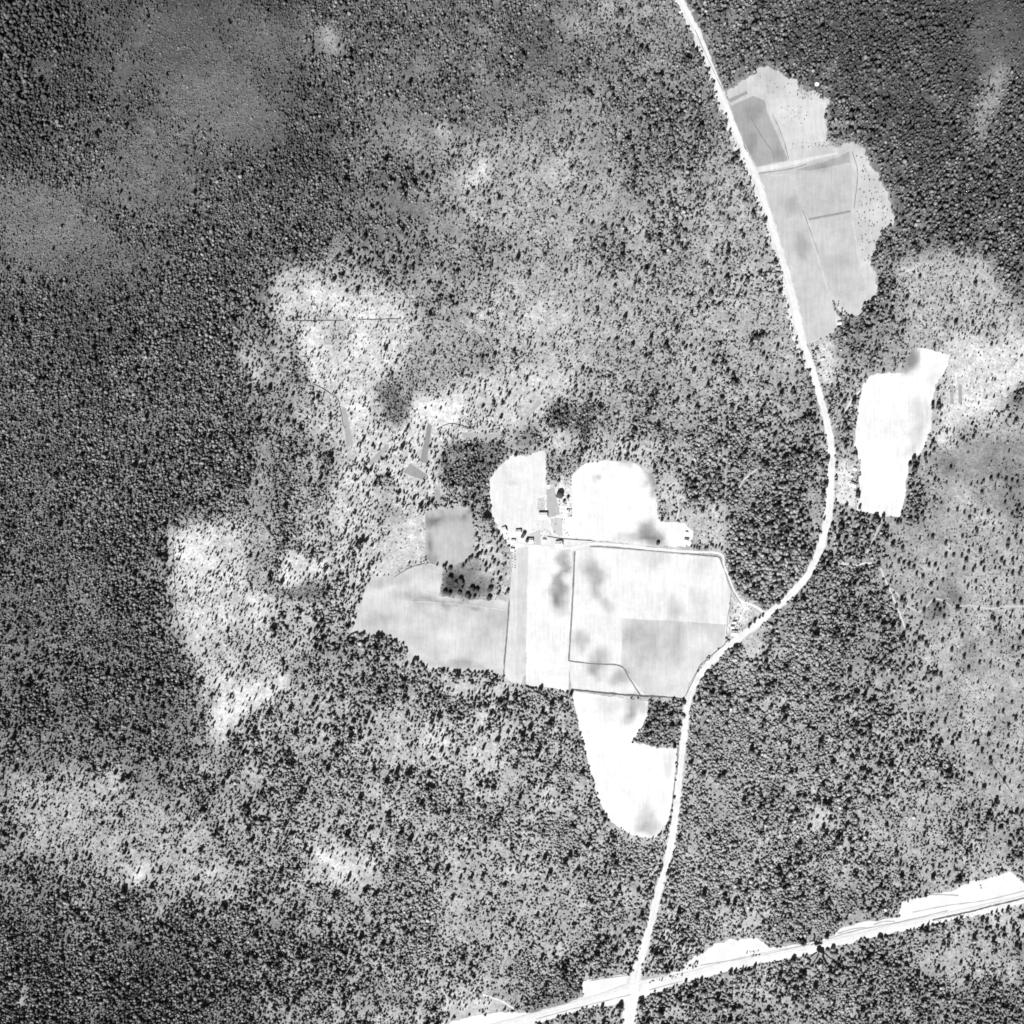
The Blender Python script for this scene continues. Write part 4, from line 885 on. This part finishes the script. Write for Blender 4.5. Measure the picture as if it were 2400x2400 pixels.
FARM_E = ZE([(435,1235),(495,1275),(620,1310),(730,1220),(345,1560),(650,1590),(880,1640),(785,1560),(1210,1650),(1500,1290),(1560,1215),(1730,1190),(1860,810),(1530,890),(1550,550),(1620,500),(1790,430),(1850,360),(1640,1690),(1830,1670),(1375,1835),(815,1815),(685,1815),(260,1755),(210,240),(145,830),(195,840),(65,610),(175,610),(1850,1090),(1800,1370),(1700,1410),(1350,1440),(1300,1450),(160,1360)])

def clump_crown(name, seed, h, r, kind):
    """a crown of many small jagged leaf clumps spread through its volume"""
    g = random.Random(seed); V = []; F = []
    N = 150 if kind != 'round' else 260
    for _ in range(N):
        u = g.random()
        if kind == 'spruce':
            z = .08 + .92 * (1 - math.sqrt(1 - u * .98)); rad = r * (1 - z) ** .85 * (.55 + .5 * g.random())
        elif kind == 'pine':
            z = .28 + .72 * u; rad = r * math.sqrt(max(0, 1 - ((z - .52) / .5) ** 2)) * g.uniform(.35, 1.05)
        else:
            th = math.acos(1 - 1.7 * u); z = .58 + .42 * math.cos(th) * g.uniform(.8, 1.0); rad = r * math.sin(th) * g.uniform(.6, 1.06)
        a = g.uniform(0, 2 * math.pi); c = Vector((rad * math.cos(a), rad * math.sin(a), z * h))
        s = r * g.uniform(.17, .34)
        out = Vector((c.x, c.y, (z - .4) * h * .7 + .3 * r)).normalized()
        t1 = out.orthogonal().normalized(); t2 = out.cross(t1); ph = g.uniform(0, 6.28)
        k = len(V); m = 5
        for i in range(m):
            q = ph + 2 * math.pi * i / m; l = s * g.uniform(.6, 1.25)
            V.append(tuple(c + (t1 * math.cos(q) + t2 * math.sin(q)) * l - out * s * .35))
        V.append(tuple(c + out * s * .45))
        F += [(k + i, k + (i + 1) % m, k + m) for i in range(m)]
    t = np.full(len(V), {'spruce': .05, 'pine': .052, 'round': .045}[kind]) * (1 + .25 * np.random.default_rng(seed).uniform(-1, 1, len(V)))
    return mesh_np(name, np.array(V), np.array(F), [MAT_leaf], t)
def trunk_mesh(name, h, r, seed):
    g = random.Random(seed); m = MB(); n = 7; L = [(0, 1.35), (.06, 1.0), (.45, .7), (.8, .35)]
    for z, q in L:
        for i in range(n): m.v.append((r * q * math.cos(6.283 * i / n) + g.uniform(-.1, .1) * z, r * q * math.sin(6.283 * i / n), z * h))
    for k in range(len(L) - 1):
        for i in range(n): m.f.append((k * n + i, k * n + (i + 1) % n, (k + 1) * n + (i + 1) % n, (k + 1) * n + i))
    for i in range(7):        # limbs
        a = g.uniform(0, 6.283); z = h * g.uniform(.4, .8); m.bar((0, 0, z), (math.cos(a) * r * 8, math.sin(a) * r * 8, z + h * .08), r * .4, r * .4)
    return m.mesh(name, MAT_bark)
PROTO = []
for k, (kind, h, r) in enumerate((('pine', 9.5, 2.7), ('pine', 8.5, 3.0), ('spruce', 11, 2.6), ('pine', 10, 2.5), ('spruce', 9.5, 2.4), ('round', 9, 4.8), ('round', 7.5, 3.4))):
    PROTO.append((clump_crown('crown', 100 + k, h, r, kind), trunk_mesh('trunk', h, .18 + .02 * (kind == 'round') * 6, 200 + k), kind))
TREES = []
used_labels = set()
def tree(name, label, px, py, proto, scale, group=None, rot=None):
    cm, tm, kind = PROTO[proto]
    root = link(name, None, loc=W(px, py), rz=random.uniform(0, 6.28) if rot is None else rot)
    root.scale = (scale, scale, scale * random.uniform(.9, 1.12))
    link('crown', cm, root); link('trunk', tm, root)
    TREES.append((px, py)); tag(root, label, 'tree', group)
ONES = 'zero one two three four five six seven eight nine ten eleven twelve thirteen fourteen fifteen sixteen seventeen eighteen nineteen'.split()
TENS = 'x x twenty thirty forty fifty sixty seventy eighty ninety'.split()
def in_words(v): return 'one hundred' if v >= 100 else ONES[v] if v < 20 else TENS[v // 10] + ('-' + ONES[v % 10] if v % 10 else '')
def place_label(head, px, py):
    def w(v): return in_words(int(v)) + (' and a half' if v % 1 else '')
    u, v = px / 24, py / 24; s = None
    for q, r in ((1, 1), (1, 2), (2, 1)):
        a, b = min(99.5, round(u * q) / q), min(99.5, round(v * r) / r)
        s = f"{head}, {w(a)} percent across, {w(b)} down"
        if s not in used_labels: break
    if s in used_labels: s = f"small {head}, {w(round(u * 2) / 2)} percent across, {w(round(v * 2) / 2)} down"
    used_labels.add(s); return s
# the trees with a look of their own
tree('round_tree', 'big round black tree alone on the pale yard right of the barn', 1311.5, 1160, 5, 1.05)
tree('round_tree', 'upper black tree of the clump in the middle of the farm yard', 1228, 1252, 6, .8)
tree('round_tree', 'lower black tree of the clump in the middle of the farm yard', 1224.5, 1257.5, 6, .7)
tree('round_tree', 'black leaning tree touching the small cottage in the farm yard', 1236, 1267, 6, .85)
tree('pine_tree', 'black tree alone beside the lane at the corner of the rounded field', 1541.5, 1273.5, 6, .75)
tree('round_tree', 'large dark tree alone on the lower side of the road bend', 1723, 1520, 6, 1.15)
tree('pine_tree', 'larger of the dark trees on the dark right side of the pale yard', 1331, 1166, 6, .6)
tree('pine_tree', 'dark tree at the lower left of the trees right of the round black tree', 1322, 1175, 6, .6)
tree('pine_tree', 'tiny dark tree below the trees right of the round black tree', 1330, 1194, 6, .35)
SEEN = []
def far(p, dmin):
    for q in SEEN:
        if (p[0] - q[0]) ** 2 + (p[1] - q[1]) ** 2 < dmin * dmin: return False
    SEEN.append(p); return True
count = 0
for lst, head, group in ((GROVE, 'dark tree in the farm grove', 'trees of the farm grove'), (FARM_E, 'dark conifer near the white field', 'trees round the long white field'), (ROADSIDE, 'dark tree by lane or road', 'trees by the lane and the road bend'), (HEATH, 'lone dark pine on the heath', 'pines scattered on the heath')):
    for i, (x, y) in enumerate(lst):
        if not far((x, y), 3.0) or count >= 291 or x > 2396: continue
        count += 1
        if lst is GROVE:
            big = i in BIG_IN_GROVE
            p, s = (6, random.uniform(.85, 1.1)) if big else (random.choice((0, 1, 3)), random.uniform(.7, .9))
        elif lst is ROADSIDE: p, s = random.choice((0, 2, 3)), random.uniform(.6, .8) if i < 9 or i > 13 else random.uniform(.95, 1.15)
        elif lst is FARM_E: p, s = random.choice((0, 1, 2, 3, 4)), random.uniform(.75, .95)
        else: p, s = random.choice((0, 1, 3, 4)), random.choice((.6, .7, .78, .86, .94))
        h2 = head if lst is not GROVE or i not in BIG_IN_GROVE else 'large black tree in the farm grove'
        tree('round_tree' if p >= 5 else ('spruce_tree' if p in (2, 4) else 'pine_tree'), place_label(h2, x, y), x, y + 1.5, p, s, group)

# berry bushes in garden rows
def bush_mesh(seed):
    V, F, nc = ring_tree('round', seed, 7, False); V = V.copy(); V[:, 2] -= .1
    return mesh_np('bush', V * np.array([1.5, 1.5, 1.3]), F, [MAT_leaf], np.full(len(V), .07))
BUSH = [bush_mesh(s) for s in (1, 2, 3)]
for zx, ys, row in ((345, range(1030, 1200, 60), 'left'), (390, range(1000, 1230, 45), 'middle'), (432, range(990, 1260, 40), 'right')):
    for kk, y in enumerate(ys):
        p = ZF([(zx + random.uniform(-4, 4), y + random.uniform(-6, 6))])[0]
        o = link('bush', random.choice(BUSH), loc=W(*p), rz=random.uniform(0, 6)); o.scale = [random.uniform(.7, 1.1)] * 3
        tag(o, f"{('first', 'second', 'third', 'fourth', 'fifth', 'sixth', 'seventh', 'eighth')[kk]} small dark bush from the top of the {row} garden row", 'bush', f'bushes of the {row} garden row')

# ------------------------------------------------------------------ the forest
for x, y, r in FOOT: disc(BLOCK, x, y, r)
near = np.zeros(Tm.shape, bool)
for x, y in TREES: disc(near, x, y, 7)
def scatter(step, jit, prob, clump, seed):
    r = np.random.default_rng(seed)
    X, Y = np.meshgrid(np.arange(-MG + 80, FR + MG - 80, step), np.arange(-MG + 80, FR + MG - 80, step * .88))
    X = X + (np.arange(X.shape[0]) % 2)[:, None] * step / 2
    X = (X + r.uniform(-jit, jit, X.shape) * step).ravel(); Y = (Y + r.uniform(-jit, jit, Y.shape) * step).ravel()
    i = np.clip(((X + MG) / RS).astype(int), 0, NR - 1); j = np.clip(((Y + MG) / RS).astype(int), 0, NR - 1)
    p = prob[j, i] * np.clip(1 + clump * (1 - .7 * Can[j, i]) * (vnoise(X, Y, 20, seed + 80) + .7 * vnoise(X, Y, 48, seed + 81)), .12, 2.0)
    k = (r.uniform(0, 1, X.shape) < p) & ~BLOCK[j, i]
    return X[k], Y[k], i[k], j[k]
Pm = np.clip(Dm * GAIN * 1.06 * (1 + .22 * Can) * (1 - .36 * np.clip((Tm - 200) / 18, 0, 1)) * (1 + .45 * Leaf), 0, .97)
X, Y, i, j = scatter(5.5, .48, np.where(near, 0, Pm), .62, 5)
T_ = Tm[j, i]; lf = Leaf[j, i]; cn = Can[j, i]; R = lambda: rng.uniform(0, 1, len(X))
open_ = np.clip((T_ - 202) / 18, 0, 1)                           # slender trees on the bare ground
pale = np.clip((T_ - 155) / 35, 0, 1); thick = np.clip((152 - T_) / 15, 0, 1); deep = np.clip((140 - 22 * cn - T_) / 35, 0, 1)
S = Sm[j, i] * (.80 - .14 * open_ + .13 * cn + .12 * lf) * np.exp(rng.normal(0, .25, len(X)))
giant = R() < .05
S = np.clip(np.where(giant, S * 1.5, S), 2.2, 13)
leafy = R() < lf * .85
dark = ((R() < (.38 + .22 * open_ + .15 * deep)) | (giant & (R() < .75))) & ~leafy
ratio = np.where(dark, rng.uniform(1.3, 2.4, len(X)), np.where(leafy, rng.uniform(.55, 1.05, len(X)), rng.uniform(.9, 1.9, len(X)) * (1 - .35 * pale * (1 - open_) + .15 * thick)))
ratio = ratio * (1 - open_) + rng.uniform(1.8, 2.9, len(X)) * open_
HT = S * M * ratio
TN = np.where(dark, .045 * np.exp(rng.normal(0, .2, len(X))), (.128 + .026 * leafy) * (1 + .14 * pale - .5 * deep) * np.exp(rng.normal(0, .2, len(X))))  # deep: darker crowns also carry the painted corner vignetting
KIND = [small_tree('tiny', 8, 5), small_tree('tiny', 9, 5), small_tree('low_pine', 1), small_tree('low_pine', 2), small_tree('low_spruce', 3), small_tree('low_pine', 4), small_tree('low_spruce', 5), ring_tree('round', 6, 6), ring_tree('pine', 7, 6), small_tree('low_round', 20, 6), small_tree('low_round', 21, 6)]
kd = np.where(S > 7.6, np.where(dark, 8, 7), np.where(S < 4.7, rng.integers(0, 2, len(X)), np.where(dark, rng.choice([4, 6, 3], len(X)), np.where(leafy, rng.integers(9, 11, len(X)), rng.choice([2, 3, 5], len(X))))))
kd = np.where(leafy & (S > 7.6), rng.integers(9, 11, len(X)), kd)
mass('forest', 'mixed conifer and leafy forest covering most of the land', KIND, X, Y, S, HT, TN, kd)
nf = len(X)
X, Y, i, j = scatter(4.2, .5, np.where(near, 0, np.minimum(Um, .9)) * .8, .35, 6)
S = 3.4 * np.exp(rng.normal(0, .28, len(X)))
HT = S * M * rng.uniform(.7, 1.5, len(X))
TN = np.clip(0.1 * (1 - .25 * np.clip((138 - Tm[j, i]) / 35, 0, 1)) * np.exp(rng.normal(0, .3, len(X))), .03, .16)
SAP = [ring_tree('sap', 11, 6, False), ring_tree('sap', 12, 6, False), ring_tree('sap', 13, 6, False)]
mass('undergrowth', 'saplings and low scrub between the forest trees', SAP, X, Y, S, HT, TN, rng.integers(0, 3, len(X)))
# low scrub on the rough pasture and round the yards
def inpoly(poly, n, smin, smax, seed):
    r = np.random.default_rng(seed); xs = [p[0] for p in poly]; ys = [p[1] for p in poly]
    X = r.uniform(min(xs), max(xs), n); Y = r.uniform(min(ys), max(ys), n); m = fill(poly, X, Y)
    return X[m], Y[m], r.uniform(smin, smax, int(m.sum()))
P = [inpoly(Z3([(970,830),(1040,860),(1110,1000),(1160,1160),(1190,1260),(1090,1380),(1060,1500),(1000,1450),(980,1250),(1000,1000)]), 190, 2, 4.2, 1),
     inpoly(Z3([(540,600),(700,600),(720,700),(560,720)]), 60, 1.4, 2.4, 2), inpoly(Z3([(600,815),(800,800),(860,830),(620,845)]), 50, 1.4, 3, 3),
     inpoly(Z3([(400,420),(620,470),(620,530),(420,530)]), 16, 1.6, 3.2, 4), inpoly(Z5([(880,1060),(960,1080),(980,1180),(900,1180)]), 22, 1.6, 4, 5),
     inpoly(Z5([(1110,890),(1150,890),(1150,955),(1112,960)]), 14, 1.2, 2, 6), inpoly(Z6([(880,690),(1000,700),(990,920),(890,900)]), 60, 1.5, 4.5, 7),
     inpoly(Z6([(255,1480),(380,1470),(420,1560),(330,1660),(255,1680)]), 70, 1.5, 4, 8), inpoly(Z5([(1130,1010),(1260,1000),(1300,1130),(1130,1120)]), 40, 1.4, 3.4, 9),
     inpoly(Z3([(620,500),(830,500),(830,570),(660,560)]), 40, 2, 4.5, 10), inpoly(Z3([(840,1690),(900,1700),(930,1790),(870,1790)]), 26, 3, 6, 12),
     inpoly(Z6([(750,20),(840,20),(830,240),(790,230)]), 36, 1.6, 4.2, 13), inpoly(Z9([(360,1520),(440,1515),(440,1545),(360,1550)]), 26, 2, 4, 14),
     inpoly(Z9([(-60,1600),(0,1572),(60,1560),(92,1580),(80,1610),(0,1635)]) , 60, 3, 6, 15), inpoly(Z8([(1730,1700),(1780,1680),(1932,1640),(1932,1665),(1830,1680),(1740,1712)]), 60, 2.5, 5, 16),
     inpoly(Z9([(1410,1345),(1600,1305),(1700,1290),(1700,1300),(1600,1320),(1420,1358)]), 80, 1.6, 3.4, 17), inpoly(Z9([(1660,1110),(1685,1110),(1700,1170),(1680,1170)]), 12, 2, 4, 18),
     inpoly(Z5([(1175,780),(1300,760),(1310,900),(1300,960),(1230,990)]), 40, 1.6, 4.0, 19)]
X = np.concatenate([p[0] for p in P]); Y = np.concatenate([p[1] for p in P]); S = np.concatenate([p[2] for p in P])
mass('scrub', 'small dark bushes on the rough pasture and round the yards', SAP, X, Y, S, S * M * 1.3, np.full(len(X), .08), rng.integers(0, 3, len(X)))
